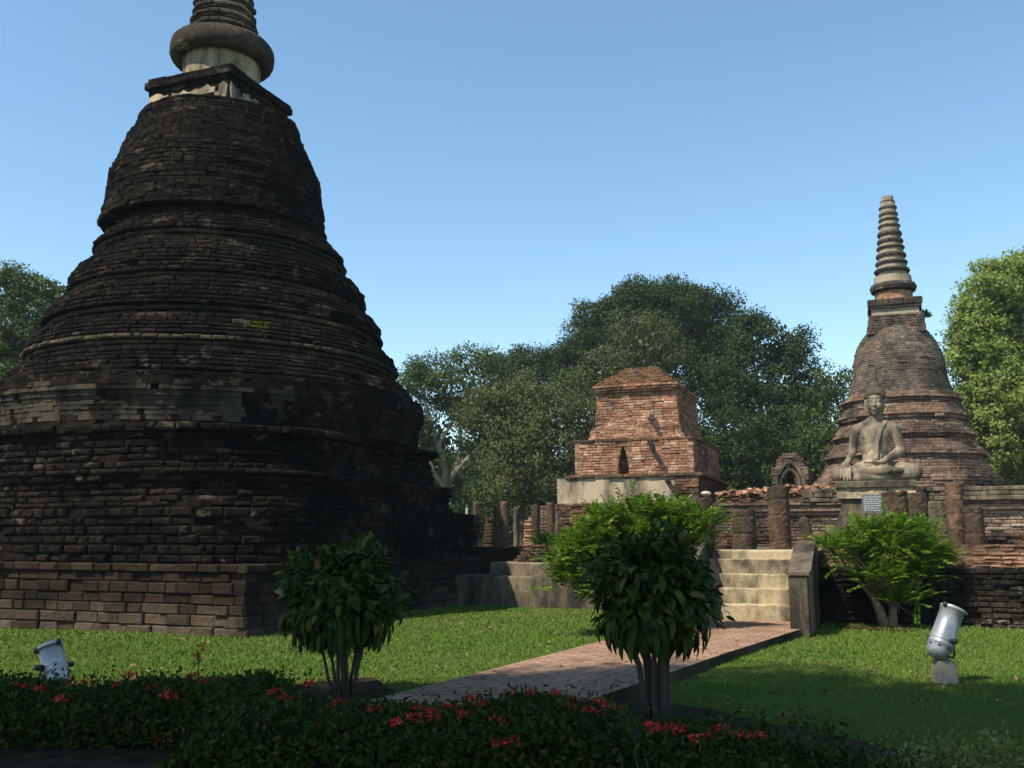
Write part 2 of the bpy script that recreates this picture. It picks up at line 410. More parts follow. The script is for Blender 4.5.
# ================================================================== GROUND
def sheet(name, pts, z, mat, thick=0.0, kind='structure'):
    mb = MB()
    if thick: mb.prism([(p[0], p[1]) for p in pts], z-thick, z)
    else: mb.add([(p[0], p[1], z) for p in pts], [tuple(range(len(pts)))])
    return tag(mb.build(name, mat), kind=kind)
def ground():
    xs = np.concatenate([[-1200, -400, -120], np.linspace(-40, 40, 61), [120, 400, 1200]])
    ys = np.concatenate([[-300, -60, -15], np.linspace(0, 60, 61), [120, 400, 1500]])
    vs = []; fs = []
    for y in ys:
        for x in xs:
            z = .02*math.sin(x*.9+1)*math.cos(y*.7) if abs(x) < 39 and 0 < y < 59 else 0
            vs.append((x, y, z-.02))
    n = len(xs)
    for j in range(len(ys)-1):
        for i in range(n-1): fs.append((j*n+i, j*n+i+1, (j+1)*n+i+1, (j+1)*n+i))
    mb = MB(); mb.add(vs, fs); tag(mb.build('lawn', M['grass'], smooth=True), kind='structure')
ground()
# brick path with a raised edge, running to the stairs
pl, pr = [G(425, 697), G(520, 671), G(600, 649), W(-1.9, 1.2)], [W(-.15, -.05), G(722, 663), G(620, 701)]
dl = (pl[0]-pl[2]).normalized(); dr = (pr[2]-pr[1]).normalized()
path_pts = [pl[0]+dl*2.2] + pl + [W(-1.8, 1.55), W(-.33, 1.55), W(-.33, -.05)] + pr + [pr[2]+dr*2.2]
path_pts = [tuple(p)[:2] for p in path_pts][::-1]
M['moss_shade_kerb'] = plaster_mat('mossy_shaded_kerb', (.09, .065, .045), (.06, .048, .034), (.025, .023, .016), .42, .58, 44, .8)  # mossy kerb, colour also darkened for the shade on its side
sheet('path_edge', path_pts, .106, M['moss_shade_kerb'], .2)
pc = (sum(p[0] for p in path_pts)/len(path_pts), sum(p[1] for p in path_pts)/len(path_pts))
sheet('path', path_pts, .110, M['paver'])
# soil of the flower bed
random.seed(5)
bed = [(-14 + i*.4, 10.1 + .35*math.sin(i*1.3)+random.uniform(-.15, .15)) for i in range(30)]
bed = bed[:24]+[(-4.4+i*.35, 11.3+.25*math.sin(i*.9)+random.uniform(-.15, .15)) for i in range(9)]
bed += [(-1.1+i*.3, 10.0+.2*math.sin(i*1.9)+random.uniform(-.12, .12)) for i in range(10)]
bed += [(1.9+i*.2, 9.3-.30*i+random.uniform(-.22, .22)) for i in range(9)]
bed += [(3.9+i*1.2, 6.3+random.uniform(-.15, .15)) for i in range(8)]
bed += [(12.5, 5.5), (-14, 5.5)]
sheet('flower_bed_soil', bed[::-1], .028, M['soil'])
sheet('bare_earth', [(G(885, 628)+Vector((math.cos(a)*(.75+.2*math.sin(3*a)), math.sin(a)*(.6+.12*math.cos(5*a)), 0)))[:2] for a in np.linspace(0, 6.0, 22)], .008, M['soil'])

# ================================================================== GREAT STUPA (left)
random.seed(11)
LC = (-7.63, 23.6)
sil_low = [(460.5, 513), (460, 508), (457.4, 492), (449, 487), (446, 480), (441.6, 471.6), (433, 460)]
sil_mid = [(417, 451), (418.7, 431.5), (422, 424), (424.3, 420), (422.5, 412)]
sil_up = [(412, 409.4), (411.4, 402), (402.8, 389.6), (391, 382), (396.6, 378.5), (398.5, 372), (389, 358.7), (376, 351), (381.7, 345), (383.5, 337.7),
          (373, 325), (361, 318.7), (365, 314), (365, 304), (355.8, 290.7), (344.8, 277), (346, 267.7), (337, 258), (328.5, 246)]
sil_bell = [(327.4, 244.7), (324, 230.6), (322, 207), (319.7, 188.4), (314.5, 175.5), (308.7, 160), (302, 146), (300, 136)]
st = empty('brick_stupa', (*LC, 0), 'huge dark laterite stupa with a bell body and square stepped base, largest monument at left', 'stupa')
def part(mb, name, mat, parent, smooth=False):
    o = mb.build(name, mat, None, smooth); loc = Vector((0, 0, 0)); p = parent
    while p: loc = loc + p.location; p = p.parent
    for v in o.data.vertices: v.co -= loc
    o.parent = parent; return o
def sq(hs): return [(LC[0]+EU.x*a*hs+EV.x*b*hs, LC[1]+EU.y*a*hs+EV.y*b*hs) for a, b in ((-1, -1), (1, -1), (1, 1), (-1, 1))]
def square_tier(name, h0, h1, z0, z1, hc, Lb, mat, jit, cap=True):
    mb = MB(); n = max(1, round((z1-z0)/hc))
    cut = np.cumsum(np.random.default_rng(int(h0*100)).uniform(.75, 1.25, n)); cut = np.concatenate([[0], cut])/cut[-1]
    for i in range(n):
        hs = h0+(h1-h0)*(i/max(1, n-1))+random.uniform(-.02, .02)+(.06 if i == n-1 else 0); za, zb = z0+(z1-z0)*cut[i], z0+(z1-z0)*cut[i+1]
        block_layer(mb, sq(hs), za, zb, Lb*random.uniform(.8, 1.2), .4, jit, .008)
        core(mb, sq(hs-.07), za, zb-.01)
    return part(mb, name, mat, st)
square_tier('foot_tier', 5.43, 5.40, -.05, 1.19, .185, .42, M['laterite_foot'], .013)
DL = math.hypot(*LC)
def on_axis(deg): return (DL*math.sin(R(deg)), DL*math.cos(R(deg)))
LU, LM = on_axis(-17.25), on_axis(-17.45); LB = on_axis(-17.75)      # the ring tiers sit a little off the centre of the base
pl_low = silh(LC, sil_low); pl_mid = silh(LM, sil_mid); pl_up = silh(LU, sil_up); pl_bell = silh(LB, sil_bell)
NOTCH = (382, 345, 351, 318.7, 277)
deep = set()
for q in ((391, 382), (376, 351), (361, 318.7), (344.8, 277)): deep.add(round(silh(LU, [q])[0][0], 4))
pl_up = [(z, r-(.10 if round(z, 4) in deep else 0)) for z, r in pl_up]
z_a, z_b, z_c = pl_mid[0][0], pl_up[0][0], pl_bell[0][0]
mb = MB(); ring_stack(mb, *LC, [(1.1, 6.75, 5.28), (2.3, 6.7, 5.2)], 1.18, 2.30, .165, .36, .022, cham=.04, cj=.02); part(mb, 'lower_tier', M['laterite'], st)
mb = MB()
def lrect(u0, u1, v0, v1): return [(LC[0]+EU.x*a+EV.x*b, LC[1]+EU.y*a+EV.y*b) for a, b in ((u0, v0), (u1, v0), (u1, v1), (u0, v1))]
for i in range(6): block_layer(mb, lrect(3.4, 5.2, 3.6, 5.2), 1.18+.185*i, 1.18+.185*(i+1), .4, .3, .02, .01, .035); core(mb, lrect(3.47, 5.13, 3.67, 5.13), 1.18+.185*i, 1.17+.185*(i+1))
part(mb, 'buttress', M['laterite'], st)
zl = [2.28, EYE+18.6*(540-487)/973, z_a]; zl[1] = 2.28+(z_a-2.28)*.42
for k, (rc_, s_) in enumerate(((6.28, 5.14), (5.72, 5.0))):      # two more stepped tiers, each under a jutting top course
    mb = MB(); za, zb = zl[k], zl[k+1]
    prof = [(za, rc_+.04, s_+.04), (zb-.34, rc_-.10, s_-.06), (zb-.20, rc_-.10, s_-.06), (zb-.17, rc_+.06, s_+.07), (zb, rc_+.06, s_+.07)]
    ring_stack(mb, *LC, prof, za, zb, .14, .32, .022, cham=.04, cj=.02, filt=lambda x, y, z: random.random() < .03, alt=MB()); part(mb, 'stepped_tier', M['laterite'], st)
mb, mp = MB(), MB()
def plastered(x, y, z):     # where the coat of plaster survives, sunward side
    a = math.degrees(math.atan2(y-LM[1], x-LM[0])) % 360
    n_ = .5*math.sin(a*.21+z*1.3)+.35*math.sin(a*.57-z*3.1)+.3*math.sin(a*1.3+z*7)
    return 198 < a < 300+12*n_ and n_ > -.62 and z_a+.12+.06*n_ < z < z_b-.26+.10*n_
ring_stack(mb, *LM, [(z, r, None) for z, r in pl_mid], z_a, z_b, .10, .16, .006, cham=.004, cj=.006, filt=plastered, alt=mp, tight=True)
part(mb, 'cornice_band', M['laterite'], st); part(mp, 'plaster_band', M['old_plaster'], st)
mb = MB(); mgs = [MB() for _ in deep]; mo = MB(); gz = sorted(deep)[:]
def in_groove(x, y, z): return any(abs(z-q-.04) < .12 for q in gz)
def mossy(x, y, z): return y < LU[1]-1 and -16.4 < math.degrees(math.atan2(x, y)) < -14.4 and abs(z-6.1) < .10+.05*math.sin(x*9)
class Route:            # moss, groove plaster or bare laterite, block by block
    def add(s, vs, fs):
        c = vs[8]; (mo if mossy(*c) else mgs[min(range(len(gz)), key=lambda k: abs(gz[k]+.04-c[2]))]).add(vs, fs)
def pick(x, y, z): return in_groove(x, y, z) or mossy(x, y, z)
M['moss'] = simple_mat('moss', (.034, .042, .008), .95, 0, .35, 12, .05)
ring_stack(mb, *LU, [(z, r, None) for z, r in pl_up], z_b, z_c, .105, .27, .015, cham=.03, cj=.022, filt=pick, alt=Route())
part(mo, 'moss_patch', M['moss'], st); part(mb, 'ring_tiers', M['laterite'], st)
for mg in mgs: part(mg, 'groove_band', M['groove'], st)
mb = MB(); ring_stack(mb, *LB, [(z, r, None) for z, r in pl_bell], z_c, pl_bell[-1][0], .115, .24, .011, cham=.028, cj=.010); part(mb, 'bell', M['laterite'], st)
z_d = pl_bell[-1][0]
mb = MB(); ring_stack(mb, *LB, [(z, r, None) for z, r in pl_bell], z_c, z_d, .125, .28, .022); part(mb, 'bell', M['laterite'], st)
# harmika: square block with slab, then neck, disc and ringed spire
zc = P(232, 64, 22.0)
D = math.hypot(*LC); ac = math.atan2(*LC)
def zaxis(py, px=222):
    a, b, c = ray(px, py); return EYE+D*c/math.hypot(a, b)
hh = 1.34
z_h1 = 13.15
z_h0 = z_d - .35
slab = .27
mb = MB(); nn = 7
for i in range(nn):
    a, b = z_h0+(z_h1-slab-z_h0)*i/nn, z_h0+(z_h1-slab-z_h0)*(i+1)/nn; hs = 1.42-.055*i if i < 4 else 1.22+.015*(i-4)
    block_layer(mb, sq(hs), a, b, .4, .3, .012, .01); core(mb, sq(hs-.06), a, b)
part(mb, 'harmika', M['laterite'], st)
mb = MB()
vs = []; fs = []; n = 20
for fi in range(2):          # remains of white plaster on the two faces that show
    for k in range(3):
        for i in range(n+1):
            t = -1.20+2.40*i/n; z = z_h1-slab-.62+[0, .2, .40][k]+(random.uniform(-.07, .07) if k != 1 else 0)
            e, f = (EU, -EV) if fi == 0 else (EV, EU)
            p = Vector((*LC, z)) + e*t + f*(1.30-.02*k); vs.append(p)
    b0 = fi*3*(n+1)
    for k in range(2):
        for i in range(n):
            if random.random() < .15: continue
            fs.append((b0+k*(n+1)+i, b0+k*(n+1)+i+1, b0+(k+1)*(n+1)+i+1, b0+(k+1)*(n+1)+i))
mb.add(vs, fs); po = part(mb, 'plaster_remains', M['pale_plaster'], st); po.modifiers.new('thickness', 'SOLIDIFY').thickness = .05
mb = MB(); block_layer(mb, sq(hh), z_h1-slab, z_h1-.11, .55, .6, .012); block_layer(mb, sq(hh-.05), z_h1-.11, z_h1, .5, .6, .015); core(mb, sq(hh-.08), z_h1-slab, z_h1-.01)
part(mb, 'harmika_slab', M['laterite'], st)
Tm = Matrix.Translation((*LC, 0))
ppm = 960/(D*1.02)
z_n = zaxis(58)
zr0, zr1 = zaxis(71), zaxis(33)
mb = MB(); mb.lathe([(.98, z_h1-.02), (.98, zr0+.25)], 48, Tm); part(mb, 'neck', M['pale_plaster'], st, False)
mb = MB(); mb.lathe([(.95, zr0+.16), (1.12, zr0+.12), (1.26, zr0+.18), (1.32, zr0+.30), (1.325, zr0+.42), (1.31, zr0+.58), (1.24, zr0+.68), (.95, zr0+.74)], 96, Tm, True, .006); part(mb, 'ring_disc', M['ring_dark'], st, True)
z = zr0+.75; r = .88; k = 0
mbd, mbp = MB(), MB()
while z < zr0+7.5:
    h = .27*(.985**k)
    block_layer(mbd, ring_pts(*LC, r*1.0, None, .3), z+.09, z+h*.6, .3, r*.5, .015, .02, .03); block_layer(mbd, ring_pts(*LC, r*1.035, None, .3), z+h*.6, z+h+.01, .3, r*.5, .015, .02, .03)
    mbp.lathe([(r*.93, z-.01), (r*.91, z+h)], 40, Tm, True, .006)
    z += h; r *= .955; k += 1
part(mbd, 'spire_rings', M['ring_dark'], st); part(mbp, 'spire_grooves', M['ring_pale'], st)
mb = MB(); mb.lathe([(r*.8, z-.05), (r*.7, z+.4), (.05, z+1.4)], 24, Tm); part(mb, 'finial', M['ring_dark'], st)
# moss streak on a ledge
# ================================================================== DISTANT STUPA (right)
random.seed(21)
RC = (17.25, 42.2)
sr = empty('brick_stupa', (*RC, 0), 'brown brick stupa with a tall ringed spire, standing behind the seated statue', 'stupa')
axr = math.atan2(*RC); Dr = math.hypot(*RC)
def rz(py, half, cx=None):
    """height and radius on the axis of the distant stupa from a row and a half width"""
    tx = RC[0]/RC[1]
    px = 512+0; 
    for _ in range(4):
        a, b, c = ray(px, py); px = 512 + tx*b
    a, b, c = ray(px, py); k = RC[1]/b
    zz = EYE+c*k
    a1 = ray(px+half, py); r = Dr*math.sin(math.atan2(a1[0], a1[1])-axr); return zz, r
def prof(rows): 
    o = sorted(rz(*q) for q in rows)
    for i in range(1, len(o)):
        if o[i][0] <= o[i-1][0]: o[i] = (o[i-1][0]+.01, o[i][1])
    return o
tiers = [(500, 96), (482, 96), (477, 93), (466, 84), (462.5, 82), (457, 84), (453.5, 80), (447, 75), (443, 73), (438, 74.5), (434, 71), (429, 67), (425, 65.5), (420, 67), (415, 64), (411, 61.5), (407, 61), (402, 61.5), (398, 56.5)]
bell = [(398, 55.5), (390, 52.5), (381, 49.5), (372, 48), (362, 46.6), (352, 44), (343, 39.5), (336, 34), (329, 27), (325, 22)]
pt, pb = prof(tiers), prof(bell)
pt = [(z, r+(.10 if (0 < i < len(pt)-1 and r > pt[i-1][1]) else (-.10 if (0 < i < len(pt)-1 and r < pt[i+1][1]) else 0))) for i, (z, r) in enumerate(pt)]
mb = MB(); ring_stack(mb, *RC, [(z, r, None) for z, r in pt], pt[0][0], pt[-1][0], .125, .55, .022); part(mb, 'ring_tiers', M['brick_brown'], sr)
mb = MB(); ring_stack(mb, *RC, [(z, r, None) for z, r in pb], pb[0][0], pb[-1][0], .10, .36, .007, cham=.015, cj=.006); part(mb, 'bell', M['bell_brick'], sr)
def sqr(hs): return [(RC[0]+EU.x*a*hs+EV.x*b*hs, RC[1]+EU.y*a*hs+EV.y*b*hs) for a, b in ((-1, -1), (1, -1), (1, 1), (-1, 1))]
mb = MB(); zb0, zb1 = rz(338, 10)[0], rz(319, 10)[0]; n = 7
for i in range(n):
    hs = 1.20 - .10*i/n
    block_layer(mb, sqr(hs), zb0+(zb1-zb0)*i/n, zb0+(zb1-zb0)*(i+1)/n, .35, .3, .012, .01); core(mb, sqr(hs-.05), zb0+(zb1-zb0)*i/n, zb0+(zb1-zb0)*(i+1)/n)
part(mb, 'harmika', M['brick_brown'], sr)
z2 = rz(312.5, 10)[0]
mb = MB(); mb.prism(sqr(.98), zb1-.01, z2+.02); part(mb, 'harmika_band', M['spire_pale'], sr)
z3 = rz(303, 10)[0]
mb = MB(); hs = 1.13
block_layer(mb, sqr(hs-.06), z2, z2+.12, .4, .3, .01); block_layer(mb, sqr(hs), z2+.12, z3-.04, .5, .3, .012); core(mb, sqr(hs-.05), z2, z3-.02); part(mb, 'harmika_slab', M['ring_dark'], sr)
z4 = rz(296, 10)[0]; Tr = Matrix.Translation((*RC, 0))
mb = MB(); mb.lathe([(.80, z3-.05), (.80, z4+.1)], 40, Tr, True, .004); part(mb, 'neck', M['brick_red'], sr)
rows = [(288, 23), (278, 18.0), (271.7, 17.6), (264, 16), (256.5, 15), (248.7, 14), (242.3, 13), (235, 12.2), (227, 11), (220.8, 10.2), (215, 9.6), (208.5, 9), (202.8, 7.4)]
mbd, mbp = MB(), MB()
for i, (py, w) in enumerate(rows):
    zc_, r_ = rz(py, w); zn = rz(rows[i+1][0], 5)[0] if i+1 < len(rows) else zc_+.25
    gap = zn-zc_; lo = zc_-(.22 if i == 0 else .5*gap*.62); hi = zc_+gap*.34
    mbd.lathe([(r_*.8, lo), (r_*.99, lo+.03), (r_*1.05, (lo+hi)/2), (r_*.99, hi-.04), (r_*.8, hi)], 36, Tr, True, .01)
    mbp.lathe([(r_*.86, zc_-.02), (r_*.83, zn+.02)], 36, Tr, True, .005)
part(mbd, 'spire_rings', M['spire_ring'], sr); part(mbp, 'spire_grooves', M['spire_pale'], sr)
mb = MB(); zt = rz(203, 5)[0]; mb.lathe([(rows[-1][1]/21*.8, zt), (.22, zt+.06), (.05, zt+.09)], 24, Tr); part(mb, 'finial', M['spire_ring'], sr, True)

# ================================================================== SQUARE BRICK SHRINE (middle)
random.seed(31)
SC = uv_of(P(634, 503, 42.0)); su, sv = SC
zz = lambda py: zat(py, 42.2)
sh = empty('brick_shrine', tuple(W(su, sv+3)), 'square orange brick shrine tower with stepped tiers, arched niche and domed ruined top', 'shrine')
def tier(name, hw, d0, d1, z0, z1, Lb, h, jit, mat, hw1=None, extra=0):
    mb = MB(); n = max(1, round((z1-z0)/h)); hw1 = hw1 or hw
    for i in range(n):
        w = hw+(hw1-hw)*i/max(1, n-1); a, b = z0+(z1-z0)*i/n, z0+(z1-z0)*(i+1)/n; k = (hw-w)
        block_layer(mb, rect(su-w, su+w, sv+d0+k, sv+d1-k), a, b, Lb, .3, jit, .006); core(mb, rect_in(su-w, su+w, sv+d0+k, sv+d1-k, .05), a, b-.004)
    return part(mb, name, mat, sh)
tier('foot', 3.45, -.5, 8.0, -.05, zz(503), .45, .15, .03, M['brick_dark'])
mb = MB(); mb.prism(rect(su-3.40, su+1.9, sv-.32, sv+7.4), zz(503.5), zz(478)); part(mb, 'plinth', M['pale_plaster'], sh)
mb = block_wall(su+1.9, su+2.88, sv-.34, sv+7.4, zz(503.5), zz(478), .4, .13, .02); part(mb, 'plinth_brick', M['brick_dark'], sh)
tier('plinth_ledge', 3.05, -.42, 7.45, zz(478), zz(474.5), .5, .15, .02, M['brick_roof'])
# lower tier with an arched recess: courses built in two runs each side of the niche
z0, z1 = zz(474.5), zz(441.5); nu, nw = su-.45, .24; zap = zz(446)
mb = MB(); n = round((z1-z0)/.12)
for i in range(n):
    a, b = z0+(z1-z0)*i/n, z0+(z1-z0)*(i+1)/n; f = max(0, 1-((a-z0)/(zap-z0))**2.2) if a < zap else 0; w = nw*f
    if w > .03:
        block_layer(mb, rect(su-2.66, nu-w, sv, sv+.7), a, b, .4, .3, .009); block_layer(mb, rect(nu+w, su+2.66, sv, sv+.7), a, b, .4, .3, .009)
        core(mb, rect_in(su-2.66, nu-w, sv, sv+.7, .04), a, b-.004); core(mb, rect_in(nu+w, su+2.66, sv, sv+.7, .04), a, b-.004)
        block_layer(mb, rect(su-2.66, su+2.66, sv+.62, sv+6.8), a, b, .4, .3, .009); core(mb, rect_in(su-2.66, su+2.66, sv+.62, sv+6.8, .05), a, b-.004)
    else:
        block_layer(mb, rect(su-2.66, su+2.66, sv, sv+6.8), a, b, .4, .3, .009); core(mb, rect_in(su-2.66, su+2.66, sv, sv+6.8, .05), a, b-.004)
part(mb, 'niche_tier', M['brick_red'], sh)
tier('tier_ledge', 2.70, -.05, 6.8, z1, zz(438.5), .5, .14, .03, M['brick_roof'])
tier('step_tier', 2.16, .45, 6.3, zz(438.5), zz(425), .4, .12, .018, M['brick_red'], 2.02)
tier('body', 1.92, .75, 5.9, zz(425), zz(390), .4, .12, .014, M['brick_red'], 1.82)
# the ruined porch roof climbing the front, wide at the foot
mb = MB()
for i in range(10):
    a = zz(438.5)+i*.125; w = 1.42-.085*i if i < 8 else .34-.12*(i-8)
    c0 = su-.28-(.35 if i >= 8 else 0); d = .16+.045*i
    block_layer(mb, rect(c0-w, c0+w, sv+d, sv+1.4), a, a+.125, .35, .3, .02, .02); core(mb, rect_in(c0-w, c0+w, sv+d, sv+1.4, .04), a, a+.12)
part(mb, 'porch_gable', M['brick_red'], sh)
# raking rib of added dark blocks, standing in for a shadow streak
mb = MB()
def shade_rib(pts, t=.17, pr=.13):
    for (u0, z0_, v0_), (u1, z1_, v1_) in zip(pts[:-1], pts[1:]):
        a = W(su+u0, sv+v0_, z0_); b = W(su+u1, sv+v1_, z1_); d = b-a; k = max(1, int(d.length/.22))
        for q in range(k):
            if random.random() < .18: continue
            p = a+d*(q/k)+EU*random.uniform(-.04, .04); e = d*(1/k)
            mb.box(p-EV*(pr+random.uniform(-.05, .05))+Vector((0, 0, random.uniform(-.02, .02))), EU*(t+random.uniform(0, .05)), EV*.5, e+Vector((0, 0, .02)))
shade_rib([(2.05, zz(501), -.32), (1.36, zz(478), -.32)]); shade_rib([(1.36, zz(474), .0), (.62, zz(441), .0)]); shade_rib([(1.02, zz(438), .5), (.62, zz(414), .75)])
part(mb, 'shadow_streak', M['ring_dark'], sh)
for nm, hw, z_0, z_1 in (('cornice', 1.80, 390, 387.6), ('cornice', 1.87, 387.6, 385.2), ('cornice', 1.93, 385.2, 382.4)):
    tier(nm, hw, 2.60-hw-.10, 5.9+hw-1.85, zz(z_0), zz(z_1), .4, .12, .012, M['brick_red'])
mb = MB()
for i in range(9):
    t = i/9; a = zz(382.4)+i*.105; w = 1.74*(1-.60*t)+random.uniform(-.06, .06)
    block_layer(mb, rect(su-w, su+w, sv+.62+1.25*t, sv+5.8-1.6*t), a, a+.105, .35, .4, .035, .04); core(mb, rect_in(su-w, su+w, sv+.62+1.25*t, sv+5.8-1.6*t, .05), a, a+.10)
part(mb, 'roof_mound', M['brick_roof'], sh)

# ================================================================== STAIRS
random.seed(41)
M['cope'] = plaster_mat('dark_coping', (.15, .12, .085), (.09, .075, .055), (.03, .027, .021), .42, .6, 47, .6)
ss = empty('staircase', tuple(W(-1.06, 1.5)), 'cream plastered staircase with sloping side walls at the end of the brick path', 'staircase')
zs_ = [0, .40, .68, .94, 1.22, 1.39]; vs_ = [1.5, 1.85, 2.2, 2.58, 2.95]
for i in range(5):
    mb = MB(); u0, u1 = -2.10, -.30
    n = 14; za, zb = (zs_[i]-.05 if i == 0 else zs_[i]-.01), zs_[i+1]; v0, v1 = vs_[i], vs_[i]+ (.75 if i < 4 else 1.6)
    vv = []; ff = []
    for k in range(n+1):
        u = u0+(u1-u0)*k/n; c = random.uniform(.008, .028); j = random.uniform(-.006, .006)
        for (v, z) in ((v0+j, za), (v0+j, zb-c), (v0+j+c, zb-.002+j), (v1, zb+.006), (v1, za)): vv.append(W(u, v, z))
    for k in range(n):
        for q in range(5): ff.append((k*5+q, (k+1)*5+q, (k+1)*5+(q+1) % 5, k*5+(q+1) % 5))
    ff.append((4, 3, 2, 1, 0)); ff.append(tuple(n*5+q for q in range(5))); mb.add(vv, ff)
    part(mb, 'step', M['step_plaster'], ss)
for (u0, u1) in ((-.32, 0.0), (-2.40, -2.08)):
    mb = MB(); pr4 = [(0, -.05), (0, 1.0), (.42, 1.02), (2.05, 1.52), (3.2, 1.54), (3.2, -.05)]
    vv = [W(u, v, z) for u in (u0, u1) for v, z in pr4]; k = len(pr4)
    mb.add(vv, [tuple(range(k)), tuple(range(2*k-1, k-1, -1))]+[(i, k+i, k+(i+1) % k, (i+1) % k) for i in range(k)])
    o = part(mb, 'side_wall', M['wall_plaster'] if u1 > -1 else M['dark_plaster'], ss)  # left side wall in a darker plaster than the right
    bv = o.modifiers.new('worn', 'BEVEL'); bv.width = .025; bv.segments = 2
    mb = MB()
    for (va, za_, vb, zb_) in ((-.03, 1.0, .44, 1.02), (.44, 1.02, 2.07, 1.52), (2.07, 1.52, 3.22, 1.54)):
        a = W(u0-.03, va, za_+.003); mb.box(a, EU*(u1-u0+.06), EV*(vb-va)+Vector((0, 0, zb_-za_)), (0, 0, .05))
    c = part(mb, 'coping', M['cope'], o)
# ================================================================== TERRACES AND WALLS
random.seed(51)
M['foot_wall'] = masonry_mat('dark_foot_wall', (.045, .036, .027), (.07, .054, .039), (.10, .078, .055), (.016, .0145, .012), .40, .58, (.26, .22, .165), .60, seed=91, bd=.1)  # dark masonry broken by random pale patches
te = empty('terrace', tuple(W(5, 3)), 'long low terrace with dark plaster foot and crumbling brick courses, right of the staircase', 'terrace')
mb = block_wall(.02, 15.0, 2.88, 4.0, -.05, 1.07, .26, .10, .020, None, .01, .3)
part(mb, 'retaining_wall', M['foot_wall'], te)
mb = MB()
for i in range(6):
    block_wall(.02, 15.0, 3.02+.07*i, 4.2, 1.07+.075*i, 1.07+.075*(i+1), .26, .075, .03, mb, .05 if i < 4 else .25, .28)
part(mb, 'brick_course', M['brick_red'], te)
mb = MB(); mb.prism(rect(-2.75, 15, 3.3, 16.2), -.05, 1.38); part(mb, 'floor', M['wall_plaster'], te)
mb = block_wall(-4.6, -2.45, 4.0, 4.6, -.05, 1.42, .3, .11, .03, None, .02, .25, .2); part(mb, 'side_wall', M['brick_dark'], te)

lp = empty('platform', tuple(W(-6, 5.4)), 'low mossy plaster platform in two steps between the great stupa and the bushes', 'platform')
def rough_box(u0, u1, v0, v1, z0, z1, nu=24, j=.012):
    mb = MB(); vv = []; ff = []
    for i in range(nu+1):
        u = u0+(u1-u0)*i/nu; c = random.uniform(.015, .05)
        for (v, z) in ((v0-.02+random.gauss(0, j), z0), (v0+random.gauss(0, j), z1-c), (v0+c*1.2, z1+random.gauss(0, j*.4)), (v1, z1), (v1, z0)): vv.append(W(u, v, z))
    for i in range(nu):
        for q in range(5): ff.append((i*5+q, (i+1)*5+q, (i+1)*5+(q+1) % 5, i*5+(q+1) % 5))
    ff += [(4, 3, 2, 1, 0), tuple(nu*5+q for q in range(5))]; mb.add(vv, ff); return mb
part(rough_box(-8.95, -2.3, 5.2, 6.4, -.05, .72), 'lower_step', M['wall_plaster'], lp)
part(rough_box(-8.2, -2.3, 5.75, 6.9, .70, 1.04), 'upper_step', M['wall_plaster'], lp)
mb = MB()
for i in range(5): block_wall(-7.75+.05*i, -2.4, 6.2+.10*i, 8.6, 1.03+.09*i, 1.03+.09*(i+1), .28, .09, .035, mb, .06 if i < 3 else .2, .28)
part(mb, 'brick_ruin', M['brick_dark'], lp)
mb = MB(); mb.prism(rect(-12, -2.5, 8.0, 19.5), -.05, 1.40); part(mb, 'floor', M['soil'], lp)

M['brick_mixed'] = masonry_mat('mixed_wall_brick', (.16, .115, .085), (.24, .175, .13), (.34, .26, .19), (.035, .029, .024), .44, .62, (.42, .35, .26), .57, seed=61)
ut = empty('terrace', tuple(W(4.5, 17)), 'upper brick terrace with moulded courses beneath the distant stupa and the seated statue', 'terrace')
def ut_t(name, mat, z0, z1, v, Lb, h, j, u0=-4.2, rg=0.0): part(block_wall(u0, 14.5, v, v+2.2, z0, z1, Lb, h, j, None, .008, .3, rg), name, mat, ut)
ut_t('foot_course', M['brick_dark'], 1.36, 1.80, 15.75, .32, .11, .025)
ut_t('wall_course', M['brick_mixed'], 1.79, 2.42, 16.0, .34, .105, .014)
for i in range(4): ut_t('moulding', M['brick_brown'] if i % 2 else M['ring_pale'], 2.41+.105*i, 2.41+.105*(i+1), 15.98-.09*(i % 2)-.02*i, .5, .105, .010)
ut_t('top_course', M['wall_plaster'], 2.82, 3.26, 15.78, .6, .15, .014, -1.2)
ut_t('broken_course', M['brick_dark'], 2.82, 3.12, 15.9, .3, .1, .03, -4.0, .3)
mb = MB(); mb.prism(rect(-4.1, 14.4, 16.3, 42), 1.36, 3.2); part(mb, 'floor', M['brick_roof'], ut)

# heap of loose red brick on the broken end of the upper terrace
mb = MB()
for i in range(240):
    u = random.uniform(-4.0, -.4); v = random.uniform(15.9, 17.6); t = (u+4)/3.6
    z = 3.12 + random.random()**2*.34*(.35+.65*t)
    q = Matrix.Rotation(random.uniform(0, 3.14), 3, 'Z') @ Matrix.Rotation(random.gauss(0, .3), 3, 'X') @ Matrix.Rotation(random.gauss(0, .3), 3, 'Y')
    p = W(u, v, z); ax, ay, az = q @ Vector((.28, 0, 0)), q @ Vector((0, .15, 0)), q @ Vector((0, 0, .08))
    mb.box(p-(ax+ay+az)*.5, ax, ay, az)
hp = mb.build('brick_heap', M['brick_red'], None, False, tuple(W(-2, 16.6, 3.1))); tag(hp, 'heap of loose red bricks on the broken wall between shrine and statue', 'rubble', kind='stuff')

